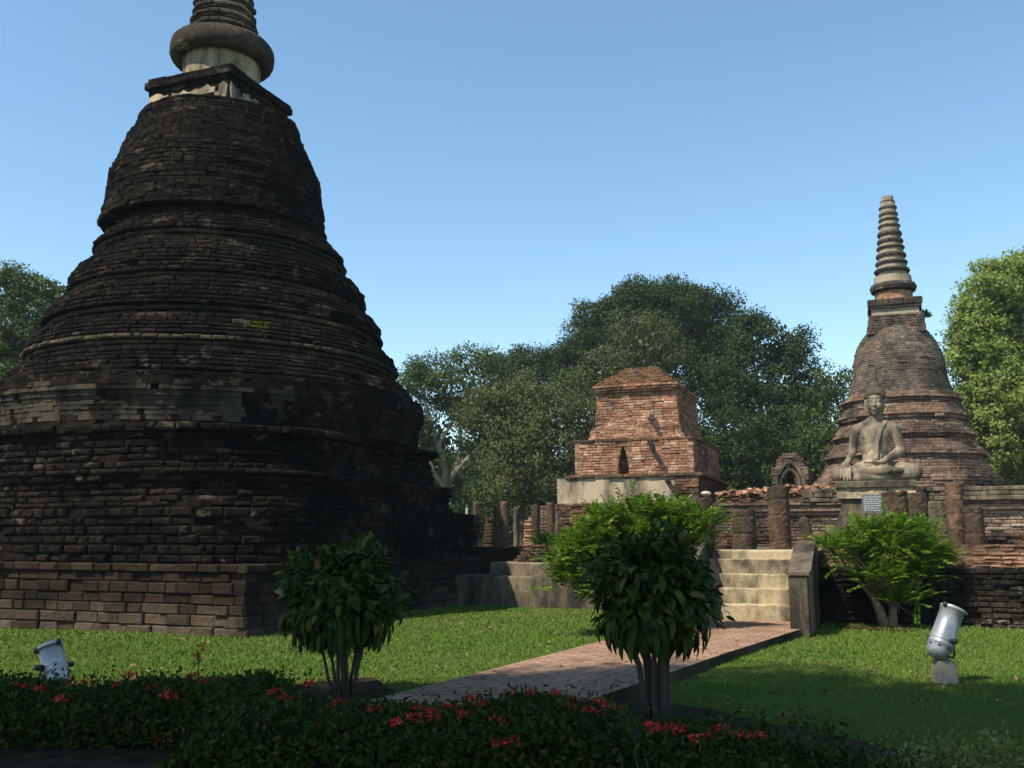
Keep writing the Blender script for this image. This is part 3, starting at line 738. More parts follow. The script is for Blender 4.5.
# little arched niche building
random.seed(57)
nu_, nv_ = uv_of(P(791, 492, 33.6)); nz = 3.22
ns = empty('niche_shrine', tuple(W(nu_, nv_+.5, nz)), 'small ruined brick shrine with a pointed double arch, left of the seated statue', 'shrine')
mb = MB(); 
for i in range(9):
    a = nz+.1*i; f = max(0, 1-(i*.1/.72)**2); w = .17*f
    for (u0, u1) in ((-.62, -w), (w, .62)):
        block_layer(mb, rect(nu_+u0, nu_+u1, nv_, nv_+.5), a, a+.1, .26, .2, .014); core(mb, rect_in(nu_+u0, nu_+u1, nv_, nv_+.5, .03), a, a+.098)
    block_layer(mb, rect(nu_-.62, nu_+.62, nv_+.45, nv_+1.2), a, a+.1, .26, .2, .014); core(mb, rect_in(nu_-.62, nu_+.62, nv_+.45, nv_+1.2, .03), a, a+.098)
part(mb, 'niche', M['brick_brown'], ns)
for rr, tt, pp in ((.30, .075, .10), (.45, .075, .06)):
    mb = MB(); pts = []
    for i in range(15):
        a = math.pi*i/14; k = 1+.22*math.sin(a)**6
        pts.append(W(nu_-rr*math.cos(a), nv_-pp*.4, nz+.30+rr*1.35*math.sin(a)*k))
    pts = [W(nu_-rr, nv_-pp*.4, nz)]+pts+[W(nu_+rr, nv_-pp*.4, nz)]
    mb.tube(pts, [tt]*len(pts), 8); part(mb, 'arch', M['wall_plaster'], ns, True)
mb = MB()
for i in range(5):
    a = nz+.9+.1*i; w = .50-.02*i if i < 3 else .40-.13*(i-3)
    block_layer(mb, rect(nu_-w, nu_+w, nv_+.1, nv_+1.0), a, a+.1, .26, .2, .02, .03); core(mb, rect_in(nu_-w, nu_+w, nv_+.1, nv_+1.0, .03), a, a+.098)
part(mb, 'top', M['brick_brown'], ns)

# ================================================================== PILLARS
random.seed(61)
def pillar(px, w, ytop, Y, zbase, mat, label, group, hh=.13, lean=0.0, hhj=.42):
    c = P(px, 540, Y); r = w/2/ (973/Y)/math.hypot(c.x/Y, 1)**.5; ztop = zat(ytop, Y)
    mb = MB(); n = 26; vs = []; fs = []; z = zbase-.03; k = 0; tj = [random.gauss(0, .035) for _ in range(n)]; joint = zbase+random.uniform(.2, .4)
    lob_ = [random.uniform(-.03, .03) for _ in range(n)]
    rows = []
    while z < ztop: rows.append(z); z += .05
    rows.append(ztop)
    for k, z in enumerate(rows):
        j = abs((z-joint) % hhj-.0) < .045; last = k == len(rows)-1
        for i in range(n):
            t = 2*math.pi*i/n; lo = (lob_[i]+lob_[i-1])*.5
            rr = r*(1+lo*.8+.02*math.sin(z*5+i*.7)-(.05 if j else 0)-(.06 if last else 0))+random.gauss(0, .004)
            vs.append((c.x+lean*(z-zbase)+rr*math.cos(t), c.y+rr*math.sin(t), z+(tj[i]+tj[i-1])*.6*(k/len(rows))**3))
    for k in range(len(rows)-1):
        for i in range(n):
            q = (i+1) % n; fs.append((k*n+i, k*n+q, (k+1)*n+q, (k+1)*n+i))
    m_ = (len(rows)-1)*n; fs.append(tuple(range(m_, m_+n))); mb.add(vs, fs)
    return tag(mb.build('brick_pillar', mat, None, False, (c.x, c.y, zbase)), label, 'pillar', group)
M['pillar_warm'] = masonry_mat('laterite_pillar', (.13, .078, .050), (.13, .078, .050), (.13, .078, .050), (.045, .034, .026), .44, .62, (.22, .15, .10), .60, sc=1.0, seed=51, bd=.018)
M['pillar_dark'] = masonry_mat('dark_laterite_pillar', (.075, .052, .036), (.075, .052, .036), (.075, .052, .036), (.03, .025, .02), .44, .62, (.16, .115, .08), .60, sc=1.0, seed=53, bd=.018)
gp = 'laterite pillars standing on the terrace behind the stairs'
pillar(744.5, 24, 510, 23.4, 1.38, M['pillar_dark'], 'short broken brown pillar just above the top step of the stairs', gp)
pillar(780, 22, 487, 24.2, 1.38, M['pillar_warm'], 'tall reddish pillar right of the short broken one, above the stairs', gp)
pillar(702, 26, 499, 22.6, 1.38, M['pillar_dark'], 'thick dark pillar behind the feathery bush, left of the stairs, with a pale stone on top', gp)
pillar(897.5, 26, 492, 21.4, 1.38, M['pillar_dark'], 'thick dark pillar below the statue, behind the right bush, left one of a close pair', gp)
pillar(919.5, 21, 494, 22.3, 1.38, M['pillar_dark'], 'dark pillar below the statue, right one of a close pair', gp)
pillar(940, 21, 502, 24.2, 1.38, M['wall_plaster'], 'short greyish plastered pillar standing between darker pillars, right of the statue', gp)
pillar(957.5, 18, 483, 23.0, 1.38, M['pillar_warm'], 'tallest and slimmest pillar of the right group, brown', gp)
pillar(975, 20, 507, 22.6, 1.38, M['pillar_dark'], 'low dark pillar at the right end of the group behind the bush', gp)
stn = MB(); stn.ell((0, 0, .09), (.13, .09, .065), 7, 4); so = stn.build('stone', M['tarp'], None, False); so.location = P(706, 497.5, 22.6); tag(so, 'small pale stone lying on top of the thick dark pillar', 'stone')
lm = MB(); lm.capsule((0, 0, -.1), (-.18, .05, .75), .10, .13, 8, 3)
lo = lm.build('broken_post', M['pillar_dark'], None, False); lo.location = tuple(W(*uv_of(P(812, 540, 27.5)), 1.38)); tag(lo, 'leaning dark broken post in front of the terrace, left of the statue pedestal', 'post')
gc = 'weathered columns in the ruin beside the great stupa'
for px, w, yt, Y, mat, lab in (
    (496.5, 7, 505, 29.5, 'pillar_warm', 'slim sunlit column, leftmost beside the great stupa'),
    (504.5, 9, 502, 27.0, 'pillar_warm', 'tall stout column in front of the ruined brick ledge, second from the great stupa'),
    (516.5, 6, 507, 31.0, 'wall_plaster', 'slim greyish column, third from the great stupa'),
    (535.5, 8, 505, 28.0, 'pillar_dark', 'dark column before a low red brick block, middle of the row'),
    (550.5, 8, 503, 28.0, 'pillar_warm', 'reddish column against the brick wall, last tall one before the bush'),
    (557.5, 4, 512, 30.0, 'wall_plaster', 'thin short column at the right end of the row, next to the bush'),
    (475.5, 5, 503, 33.0, 'pillar_warm', 'thin brown column half hidden at the edge of the great stupa')):
    pillar(px, w, yt, Y, 1.40, M[mat], lab, gc, .16)
pm = MB(); pm.lathe([(.055, 0), (.05, 1.35), (.02, 1.38)], 10); po = pm.build('white_post', M['tarp'], None, False); po.location = tuple(P(467, 512, 36)); po.location.z = 1.4; tag(po, 'slender white post seen between the great stupa and the trees', 'post')
for (pa, pb_, Y, zt, mat, lab) in ((524, 533, 32, 517, 'brick_red', 'low reddish brick block between two columns beside the great stupa'), (540, 549, 32, 506, 'brick_brown', 'narrow brown brick wall stub behind the columns'), (484, 494, 31, 517, 'brick_dark', 'dark brick stub next to the great stupa')):
    ua, va = uv_of(P(pa, 540, Y)); ub, _ = uv_of(P(pb_, 540, Y))
    mb = block_wall(ua, ub, va, va+.7, 1.38, zat(zt, Y), .28, .1, .02, None, .02, .2, .2); tag(mb.build('brick_wall', M[mat], None, False, tuple(W((ua+ub)/2, va+.35, 1.38))), lab, 'wall')

# ================================================================== SEATED STATUE, PEDESTAL, SIGN
random.seed(71)
bp = P(876, 482, 29.0); bu, bv = uv_of(bp); zt = bp.z
pd = empty('statue_pedestal', tuple(W(bu, bv, 1.38)), 'plastered moulded pedestal carrying the seated stone statue', 'pedestal')
part(rough_box(bu-1.14, bu+1.10, bv-.95, bv+.9, zt-.20, zt-.005, 16), 'slab', M['wall_plaster'], pd)
part(rough_box(bu-1.05, bu+1.02, bv-.88, bv+.85, zt-.32, zt-.19, 16), 'fillet', M['step_plaster'], pd)
part(rough_box(bu-1.10, bu+1.06, bv-.92, bv+.88, zt-.52, zt-.31, 16), 'moulding', M['step_plaster'], pd)
mb = MB()
prf = [(1.42, 1.36), (1.42, 1.62), (1.30, 1.64), (1.26, 1.95), (1.15, 2.15), (1.02, 2.45), (.96, zt-.51)]
for (h0, a), (h1, b) in zip(prf[:-1], prf[1:]):
    lo_, hi_ = rect(bu-h0, bu+h0, bv-h0*.85, bv+h0*.85), rect(bu-h1, bu+h1, bv-h1*.85, bv+h1*.85)
    if abs(b-a) < .001: continue
    vs = [(x, y, a) for x, y in lo_]+[(x, y, b) for x, y in hi_]; mb.add(vs, [(3, 2, 1, 0), (4, 5, 6, 7)]+[(i, (i+1) % 4, 4+(i+1) % 4, 4+i) for i in range(4)])
part(mb, 'base', M['wall_plaster'], pd)

def remesh(mb, name, vox, mat, parent, M4, smooth_it=4):
    o = mb.build('tmp_'+name, mat); r = o.modifiers.new('r', 'REMESH'); r.mode = 'VOXEL'; r.voxel_size = vox; r.use_smooth_shade = True
    s_ = o.modifiers.new('s', 'SMOOTH'); s_.factor = .5; s_.iterations = smooth_it
    dg = bpy.context.evaluated_depsgraph_get(); me = bpy.data.meshes.new_from_object(o.evaluated_get(dg)); me.name = name
    bpy.data.objects.remove(o); me.transform(M4)
    me.polygons.foreach_set('use_smooth', [True]*len(me.polygons))
    if not me.materials: me.materials.append(mat)
    n = bpy.data.objects.new(name, me); COL.objects.link(n); n.parent = parent; return n
def slim(mb_):
    mb_.v = [(x*(1-.13*min(1, max(0, (z-.75)/.5))*(1 if z < 1.95 else 0))+.065*max(0, z-.5), y, z) for x, y, z in mb_.v]
bs = empty('seated_statue', (bp.x, bp.y, zt-.03), 'large seated cross-legged stone statue with pointed topknot, one hand on its knee', 'statue', rz=-PHI)
SM = Matrix.Diagonal((.92, .92, 1.075, 1))
b = MB()
b.ell((0, .12, .32), (.68, .52, .36)); b.ell((0, .06, .78), (.40, .28, .50)); b.ell((0, .03, 1.28), (.58, .33, .46)); b.ell((0, .05, 1.50), (.66, .26, .26))
b.ell((-.24, -.16, 1.36), (.27, .12, .22)); b.ell((.24, -.16, 1.36), (.27, .12, .22)); b.ell((0, .02, 1.05), (.48, .29, .4)); b.ell((0, -.20, .72), (.24, .12, .2)); b.ell((0, -.17, .50), (.38, .2, .2))
b.capsule((-.2, .06, 1.64), (-.70, .06, 1.47), .19, .19); b.capsule((.2, .06, 1.64), (.72, .06, 1.47), .19, .19)
b.capsule((-.71, .05, 1.45), (-.72, .02, .92), .19, .15); b.capsule((-.70, .02, .92), (-.86, -.44, .52), .145, .10)
b.capsule((.73, .05, 1.45), (.84, .02, .90), .19, .155); b.capsule((.84, .0, .90), (.28, -.52, .56), .15, .10)
# right hand over the knee, five fingers pointing down
b.ell((-.90, -.60, .44), (.13, .10, .16), rot=Matrix.Rotation(.35, 4, 'X'))
for i, (dx, ln) in enumerate(((-.105, .24), (-.035, .31), (.035, .33), (.10, .29))):
    k = Vector((-.90+dx*1.25, -.70, .36)); m_ = k+Vector((dx*.15, -.05, -ln*.5)); b.capsule(k, m_, .040, .038, 10, 3); b.capsule(m_, m_+Vector((0, .0, -ln*.5)), .038, .030, 10, 3)
b.capsule((-.78, -.62, .46), (-.73, -.70, .30), .042, .032, 10, 3)
# left hand palm up in the lap
b.ell((.06, -.56, .545), (.20, .12, .06))
for i in range(4): b.capsule((-.08, -.48-.045*i, .555), (-.34+.03*abs(i-1.5), -.50-.045*i, .545), .034, .026, 10, 3)
b.capsule((.08, -.64, .56), (-.06, -.67, .60), .04, .03, 10, 3)
# legs
b.capsule((-.30, .05, .30), (-1.12, -.34, .24), .33, .25); b.capsule((-1.12, -.34, .24), (.45, -.62, .32), .245, .125)
b.capsule((.30, .05, .30), (1.16, -.28, .26), .33, .26); b.capsule((1.16, -.28, .24), (-.55, -.58, .12), .25, .13)
b.capsule((.45, -.62, .32), (.78, -.56, .30), .11, .07); b.ell((-.62, -.55, .10), (.22, .12, .09))
b.ell((0, -.1, .14), (1.2, .55, .14))
# neck and head
b.capsule((0, .03, 1.66), (0, .0, 1.95), .21, .18)
hc = Vector((-.01, -.03, 2.25))
b.ell(hc+Vector((0, .03, .05)), (.285, .31, .36)); b.ell(hc+Vector((0, -.05, -.16)), (.225, .24, .22)); b.ell(hc+Vector((0, -.17, -.30)), (.10, .10, .08))
b.ell(hc+Vector((-.12, -.21, -.10)), (.10, .09, .11)); b.ell(hc+Vector((.12, -.21, -.10)), (.10, .09, .11))
b.capsule(hc+Vector((0, -.27, .10)), hc+Vector((0, -.335, -.09)), .030, .052, 10, 3); b.ell(hc+Vector((0, -.30, -.105)), (.065, .05, .035))
for s_ in (-1, 1):
    b.capsule(hc+Vector((s_*.03, -.275, .125)), hc+Vector((s_*.19, -.215, .135)), .026, .018, 8, 3)
    b.ell(hc+Vector((s_*.115, -.235, .045)), (.075, .05, .035))
    b.ell(hc+Vector((s_*.285, .04, .02)), (.035, .08, .17)); b.capsule(hc+Vector((s_*.285, .03, -.10)), hc+Vector((s_*.275, .02, -.33)), .045, .03, 8, 3)
b.ell(hc+Vector((0, -.285, -.185)), (.085, .04, .022)); b.ell(hc+Vector((0, -.275, -.225)), (.065, .04, .022))
slim(b)
body = remesh(b, 'body', .019, M['stone'], bs, SM, 3)
h = MB(); h.ell(hc+Vector((0, .075, .16)), (.312, .325, .31)); h.ell(hc+Vector((0, .06, .46)), (.19, .19, .17))
for i in range(300):   # rows of curls
    t = i/300; z = 1-t*1.05; a = i*2.39996; rr = math.sqrt(max(0, 1-z*z)); p = Vector((rr*math.cos(a)*.318, rr*math.sin(a)*.33, z*.315))+hc+Vector((0, .075, .16))
    if p.y < hc.y-.17 and p.z < hc.z+.24: continue
    h.ell(p, (.036, .036, .036), 6, 4)
h.capsule(hc+Vector((0, .06, .58)), hc+Vector((0, .05, .74)), .10, .07); h.capsule(hc+Vector((0, .05, .72)), hc+Vector((0, .05, 1.14)), .085, .018)
slim(h)
remesh(h, 'hair', .016, M['hair_stone'], bs, SM, 1)
r_ = MB(); pts = [(.40, .16, 1.74), (.36, -.06, 1.72), (.26, -.24, 1.56), (.15, -.31, 1.38), (.06, -.33, 1.10), (.03, -.34, .85), (.02, -.36, .66)]
for a, c in zip(pts[:-1], pts[1:]):
    for dx in (-.055, 0, .055): r_.capsule(Vector(a)+Vector((dx, 0, 0)), Vector(c)+Vector((dx, 0, 0)), .035, .035, 8, 3)
slim(r_)
remesh(r_, 'robe_sash', .018, M['stone'], bs, SM, 2)

sg = empty('sign_board', tuple(W(*uv_of(P(875, 540, 25.5)), 1.38)), 'small blue-grey information board with pale lines of text, standing before the statue pedestal', 'sign')
sb0 = zat(513, 25.5); sb1 = zat(494.5, 25.5); so_ = Vector(sg.location)
mb = MB(); p = Vector((so_.x, so_.y, sb0))-EU*.27; mb.box(p, EU*.54, EV*.04, Vector((0, 0, sb1-sb0))); part(mb, 'panel', M['board'], sg)
mb = MB()
for i in range(7):
    zz_ = sb1-.075-.058*i; x0 = -.22
    while x0 < .2:
        w_ = random.uniform(.03, .09)
        if x0+w_ > .23: break
        mb.box(Vector((so_.x, so_.y, zz_))+EU*x0-EV*.006, EU*w_, EV*.004, Vector((0, 0, .022))); x0 += w_+.02
part(mb, 'lettering', M['board_ink'], sg)
mb = MB()
for s_ in (-.2, .2): mb.box(Vector((so_.x, so_.y, 1.37))+EU*s_+EV*.042, EU*.04, EV*.04, Vector((0, 0, sb1-1.42)))
part(mb, 'post', M['metal_dark'], sg)

# ================================================================== SPOTLIGHTS
def spotlight(name_loc, tilt_dir, tilt, rzv, label, rl=.15, body_h=.52, ped=True, hgt=.62):
    root = empty('spotlight', name_loc, label, 'spotlight', 'metal floodlights on the lawn', rzv)
    def add(mb, nm, mat, par=root, sm=True): 
        o = mb.build(nm, mat, par, sm); return o
    mb = MB(); mb.lathe([(.175, -.05), (.165, .0), (.135, .225), (.125, .235)], 4, Matrix.Rotation(R(45), 4, 'Z')); 
    o = add(mb, 'concrete_block', M['concrete'], sm=False); bv = o.modifiers.new('worn', 'BEVEL'); bv.width = .012; bv.segments = 2
    ax = Vector((math.sin(tilt)*math.cos(tilt_dir), math.sin(tilt)*math.sin(tilt_dir), math.cos(tilt))); q = ax.to_track_quat('Z', 'Y').to_matrix().to_4x4()
    piv = Vector((0, 0, hgt)); T = Matrix.Translation(piv) @ q
    mb = MB(); r = rl
    mb.lathe([(.02, -.235), (.07, -.225), (.115, -.19), (r*.96, -.13), (r, -.07), (r*1.04, -.065), (r*1.04, -.045), (r, -.04), (r, -.02), (r*1.03, -.015), (r*1.03, .005), (r, .01), (r*.985, .20), (r*.985, body_h-.24), (r*1.06, body_h-.235), (r*1.06, body_h-.20), (r*.93, body_h-.195), (r*.92, body_h-.24)], 40, T)
    house = add(mb, 'housing', M['metal'])
    mb = MB(); mb.lathe([(r*.92, body_h-.235), (r*.5, body_h-.225), (.01, body_h-.222)], 32, T); add(mb, 'lens', M['glass'], house)
    mb = MB()
    for k in range(8):
        mb = MB(); a = 2*math.pi*k/8; c = T @ Vector((r*.985*math.cos(a), r*.985*math.sin(a), -.10)); mb.ell(c, (.014, .014, .014), 8, 6); add(mb, 'vent', M['metal_dark'], house)
    for k in range(3):
        a = 2*math.pi*k/3+R(100); c = T @ Vector((r*1.08*math.cos(a), r*1.08*math.sin(a), body_h-.22)); mb = MB(); mb.ell(c, (.028, .028, .035), 10, 6); add(mb, 'clip', M['metal_dark'], house)
    px_ = q @ Vector((1, 0, 0)); side = Vector((-math.sin(tilt_dir), math.cos(tilt_dir), 0))
    mb = MB(); w = r+.035
    mb.tube([piv+side*w, Vector((side.x*w, side.y*w, .30)), Vector((side.x*w*.9, side.y*w*.9, .275)), Vector((-side.x*w*.9, -side.y*w*.9, .275)), Vector((-side.x*w, -side.y*w, .30)), piv-side*w], [.014]*6, 6); add(mb, 'yoke', M['metal_dark'])
    mb = MB(); mb.lathe([(.05, .23), (.05, .28)], 12); add(mb, 'mount', M['metal_dark'])
    for s_ in (-1, 1):
        mb = MB(); mb.capsule(piv+side*(s_*r*.95), piv+side*(s_*(w+.03)), .026, .03, 10, 3); add(mb, 'knob', M['metal_dark'])
    return root
spotlight(tuple(G(945, 681)), R(20), R(29), 0, 'metal floodlight on a concrete block on the right lawn, tilted up to the statue', .135, .60, True, .46)
spotlight(tuple(P(52, 700, 10.3))[:2]+(0,), R(145), R(32), 0, 'metal floodlight at the left, half hidden behind the flower hedge, aimed at the great stupa', .122, .43, True, .31)
# ================================================================== FOLIAGE
def unit(a): return a/np.maximum(np.linalg.norm(a, axis=1, keepdims=True), 1e-9)
LEAF4 = (np.array([0, .5, 1, .5]), np.array([0, .5, 0, -.5]), np.array([0, .0, -.12, .0]))
LEAF6 = (np.array([0, .3, .7, 1, .7, .3]), np.array([0, .5, .42, 0, -.42, -.5]), np.array([0, .06, -.02, -.22, -.02, .06]))
def leaves(c, d, nrm, ln, wd, shape):
    d = unit(d); nrm = nrm - d*np.sum(nrm*d, axis=1, keepdims=True); nrm = unit(nrm); sd = np.cross(d, nrm)
    s, w, h = shape
    v = c[:, None, :] + d[:, None, :]*(ln[:, None]*s[None])[..., None] + sd[:, None, :]*(wd[:, None]*w[None])[..., None] + nrm[:, None, :]*(ln[:, None]*h[None])[..., None]
    return v.reshape(-1, 3)
def rdir(n): return unit(rng.normal(size=(n, 3)))
DENS, LSC = 3.2, .58
def crown(lobes, per_m2, leaf, rc=.9, fill=.35, dens=46, flat=.7, droop=0.0):
    """leaf clumps spread through ellipsoidal lobes -> vertices of diamond leaves"""
    out = []
    for (cx, cy, cz, rx, ry, rz) in lobes:
        area = 4*math.pi*((rx*ry)**1.6/3+(rx*rz)**1.6/3+(ry*rz)**1.6/3)**(1/1.6)
        n = max(6, int(area*per_m2)); u = rdir(n)
        u[:, 2] = np.where(u[:, 2] < -.55, -u[:, 2], u[:, 2])
        rad = rng.uniform(.78, 1.10, n)
        cc = np.array([cx, cy, cz]) + u*np.array([rx, ry, rz])*rad[:, None]
        sz = rc*rng.uniform(.55, 1.25, n)
        k = np.maximum(8, (dens*DENS*sz**1.7).astype(int)); idx = np.repeat(np.arange(n), k); m = len(idx)
        off = unit(rng.normal(size=(m, 3)))*(rng.uniform(.2, 1.0, m)**.5*rng.normal(1, .12, m))[:, None]*.85*sz[idx][:, None]; off[:, 2] *= flat
        p = cc[idx]+off
        nrm = unit(unit(off)*.9+u[idx]*.45+np.array([0, 0, .40])+rng.normal(size=(m, 3))*.35)
        d = rng.normal(size=(m, 3))+np.array([0, 0, -droop])
        ln = leaf*LSC*rng.uniform(.6, 1.3, m); out.append(leaves(p, d, nrm, ln, ln*.62, LEAF4))
        # inner leaves so that only some gaps show through
        q = int(n*dens*fill*.4); ui = rdir(q); pi_ = np.array([cx, cy, cz])+ui*np.array([rx, ry, rz])*(rng.uniform(.15, .85, q)[:, None])
        ln = leaf*1.1*rng.uniform(.6, 1.3, q); out.append(leaves(pi_, rng.normal(size=(q, 3)), rdir(q), ln, ln*.7, LEAF4))
    return np.concatenate(out)
def limbs(mb, base, tips, r0, bend=.12, seg=5, split=.45):
    base = Vector(base); cx = sum((Vector(t) for t in tips), Vector())/len(tips); fork = base.lerp(cx, split); fork.x += random.uniform(-.3, .3)
    mb.tube([base+Vector((0, 0, -.2)), base.lerp(fork, .06), base.lerp(fork, .5)+Vector((random.uniform(-.2, .2), 0, 0)), fork], [r0*1.5, r0*1.05, r0*.9, r0*.75], 9)
    for t in tips:
        t = Vector(t); d = t-fork; pts = []; rr = []
        for i in range(seg+1):
            f = i/seg; p = fork+d*f+Vector((random.gauss(0, 1), random.gauss(0, 1), random.gauss(0, .6)))*bend*d.length*.4*math.sin(math.pi*f)
            pts.append(p); rr.append(r0*.55*(1-f)+.03)
        mb.tube(pts, rr, 6)
def px_lobe(px, py, w, h, Y, dy=None):
    """lobe covering w x h pixels at depth Y"""
    c = P(px, py, Y); ppm = 960/(Y*CP+(c.z-EYE)*SP); rx, rz_ = w/2/ppm/math.hypot(1, c.x/Y)**.5, h/2/ppm
    return (c.x, Y, c.z, rx, dy or min(rx, rz_*1.2)*1.05, rz_)
def tree(label, lobes_px, Y, mat, bark, base_px, leaf=.30, per=.55, rc=1.1, dens=44, group='trees standing behind the ruins', trunk_r=.35, fill=.35, droop=.0, name='broadleaf_tree', base=None, lobes=None, flat=.7):
    lobes = lobes or [px_lobe(*q[:4], Y+(q[4] if len(q) > 4 else 0)) for q in lobes_px]
    bx = base or (P(base_px, 540, Y).x, Y, 0)
    root = empty(name, bx, label, 'tree', group)
    v = crown(lobes, per, leaf, rc, fill, dens, flat, droop) - np.array(bx)
    np_mesh('crown', v, 4, LF[mat], root)
    mb = MB(); limbs(mb, (0, 0, 0), [Vector(l[:3])-Vector(bx)+Vector((0, 0, l[5]*.3)) for l in lobes], trunk_r)
    o = mb.build('trunk', M[bark], root, True); return root
random.seed(81)
tree('light olive tree with pale bare limbs showing, directly right of the great stupa', [(450, 385, 100, 60), (478, 368, 60, 40), (420, 390, 50, 40), (440, 440, 90, 90, 2), (490, 420, 60, 80), (415, 460, 60, 90)], 60, 'mid', 'pale_bark', 446, .30, .6, 1.0, 44, fill=.35)
tree('tall dark flat-topped tree seen behind the paler trees, left of the highest crown', [(535, 368, 75, 40), (515, 385, 60, 60), (560, 380, 60, 60), (535, 430, 90, 100)], 78, 'dark', 'bark', 540, .36, .5, 1.2)
tree('grey-olive tree with drooping foliage left of the square shrine', [(520, 415, 90, 80), (555, 435, 90, 90, -1), (495, 455, 70, 90), (530, 470, 100, 80, -2), (575, 420, 70, 90), (480, 420, 50, 60), (500, 395, 50, 40), (505, 490, 70, 50, -2)], 52, 'olive', 'bark', 525, .27, .7, .85, 46, droop=.6)
tree('highest tree, a dark blue-green crown rising behind the square shrine', [(655, 325, 120, 85), (610, 335, 80, 70), (700, 335, 90, 90), (590, 370, 70, 70), (660, 390, 140, 110), (720, 370, 70, 90), (640, 310, 60, 44), (690, 312, 60, 44)], 74, 'dark', 'bark', 655, .36, .55, 1.2, 46)
tree('olive tree leaning in front of the highest dark crown, just left above the shrine roof', [(640, 350, 75, 70), (610, 375, 60, 60), (665, 360, 50, 50), (595, 400, 50, 70), (630, 390, 60, 60), (600, 425, 44, 70)], 60, 'olive', 'bark', 620, .28, .7, .85, 46, droop=.4)
tree('large dark tree right of the shrine with gaps of sky in its crown', [(770, 352, 80, 60), (745, 390, 80, 80), (795, 385, 70, 80), (770, 430, 110, 90), (730, 440, 70, 90), (805, 430, 50, 90), (750, 330, 40, 30), (760, 475, 120, 60)], 63, 'dark', 'bark', 765, .32, .55, 1.0, 44, fill=.8)
tree('smaller green tree at the left edge of the distant stupa', [(835, 385, 40, 40), (822, 415, 50, 70), (845, 420, 50, 90), (825, 455, 70, 60)], 56, 'mid', 'bark', 835, .28, .6, .8)
tree('bright yellow-green tree at the right edge of the view', [(1005, 300, 90, 80), (980, 350, 70, 90), (1040, 290, 90, 80), (1010, 390, 110, 110), (1060, 380, 120, 160), (1000, 440, 80, 80), (1035, 460, 100, 90), (972, 312, 40, 28), (985, 405, 60, 70)], 52, 'light', 'bark', 1050, .34, 1.3, .75, 44, fill=1.0, flat=.6)
tree('open-crowned green tree at the left edge of the view behind the great stupa', [(15, 300, 60, 50), (50, 295, 44, 36), (5, 340, 80, 60), (45, 330, 60, 50), (-40, 330, 90, 100), (20, 370, 80, 50), (12, 278, 30, 26)], 48, 'mid', 'bark', -5, .28, 1.3, .75, 46, fill=.7)
# low growth under the trees
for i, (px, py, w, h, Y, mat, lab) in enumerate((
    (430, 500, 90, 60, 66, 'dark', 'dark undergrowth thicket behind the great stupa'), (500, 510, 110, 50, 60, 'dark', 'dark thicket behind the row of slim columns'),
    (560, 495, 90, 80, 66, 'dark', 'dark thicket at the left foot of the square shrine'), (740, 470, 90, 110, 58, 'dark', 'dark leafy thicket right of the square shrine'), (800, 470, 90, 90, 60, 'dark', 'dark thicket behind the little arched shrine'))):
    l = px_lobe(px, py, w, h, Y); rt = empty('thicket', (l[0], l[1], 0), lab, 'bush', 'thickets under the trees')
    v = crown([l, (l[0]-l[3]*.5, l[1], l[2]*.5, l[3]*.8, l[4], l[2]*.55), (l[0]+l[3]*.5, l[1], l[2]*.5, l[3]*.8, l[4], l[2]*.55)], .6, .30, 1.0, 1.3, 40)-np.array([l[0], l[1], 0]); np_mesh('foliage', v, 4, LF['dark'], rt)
# far-off wood closing the view under the crowns
lob = []
for i in range(46):
    x = -62+i*3.0+random.uniform(-1, 1); y = 92+random.uniform(-6, 8); h = random.uniform(8, 12)*(1.0 if x > -20 else 1.15)
    lob.append((x, y, h*.5, 2.6, 2.6, h*.55))
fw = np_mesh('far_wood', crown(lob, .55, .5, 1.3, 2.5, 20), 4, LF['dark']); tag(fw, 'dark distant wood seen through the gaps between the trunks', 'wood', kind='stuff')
# trees behind and left of the viewer whose shade lies over the foreground lawn
shade = [(-17.0, .2), (-13.0, .4), (-9.3, 2.1), (-6.0, .7), (-3.0, .9)]
for i, (x, y) in enumerate(shade):
    Z = 20
    lob = [(x+dx, y+dy-1.2, Z+dz, r, r, r*.75) for dx, dy, dz, r in ((0, 0, 0, 2.7), (1.4, -.8, -1, 2.2), (-1.4, -1, -.8, 2.3), (.2, -1.8, .8, 2.4), (.3, -2.8, -.6, 2.6))]
    bx = (x-3.5, y-6, 0)
    tree('tall shade tree standing out of view to the left, its shadow on the foreground lawn', None, 0, 'mid', 'bark', 0, .42, .8, 1.1, 40, 'shade trees beside the viewer', .3, .5, base=bx, lobes=lob)

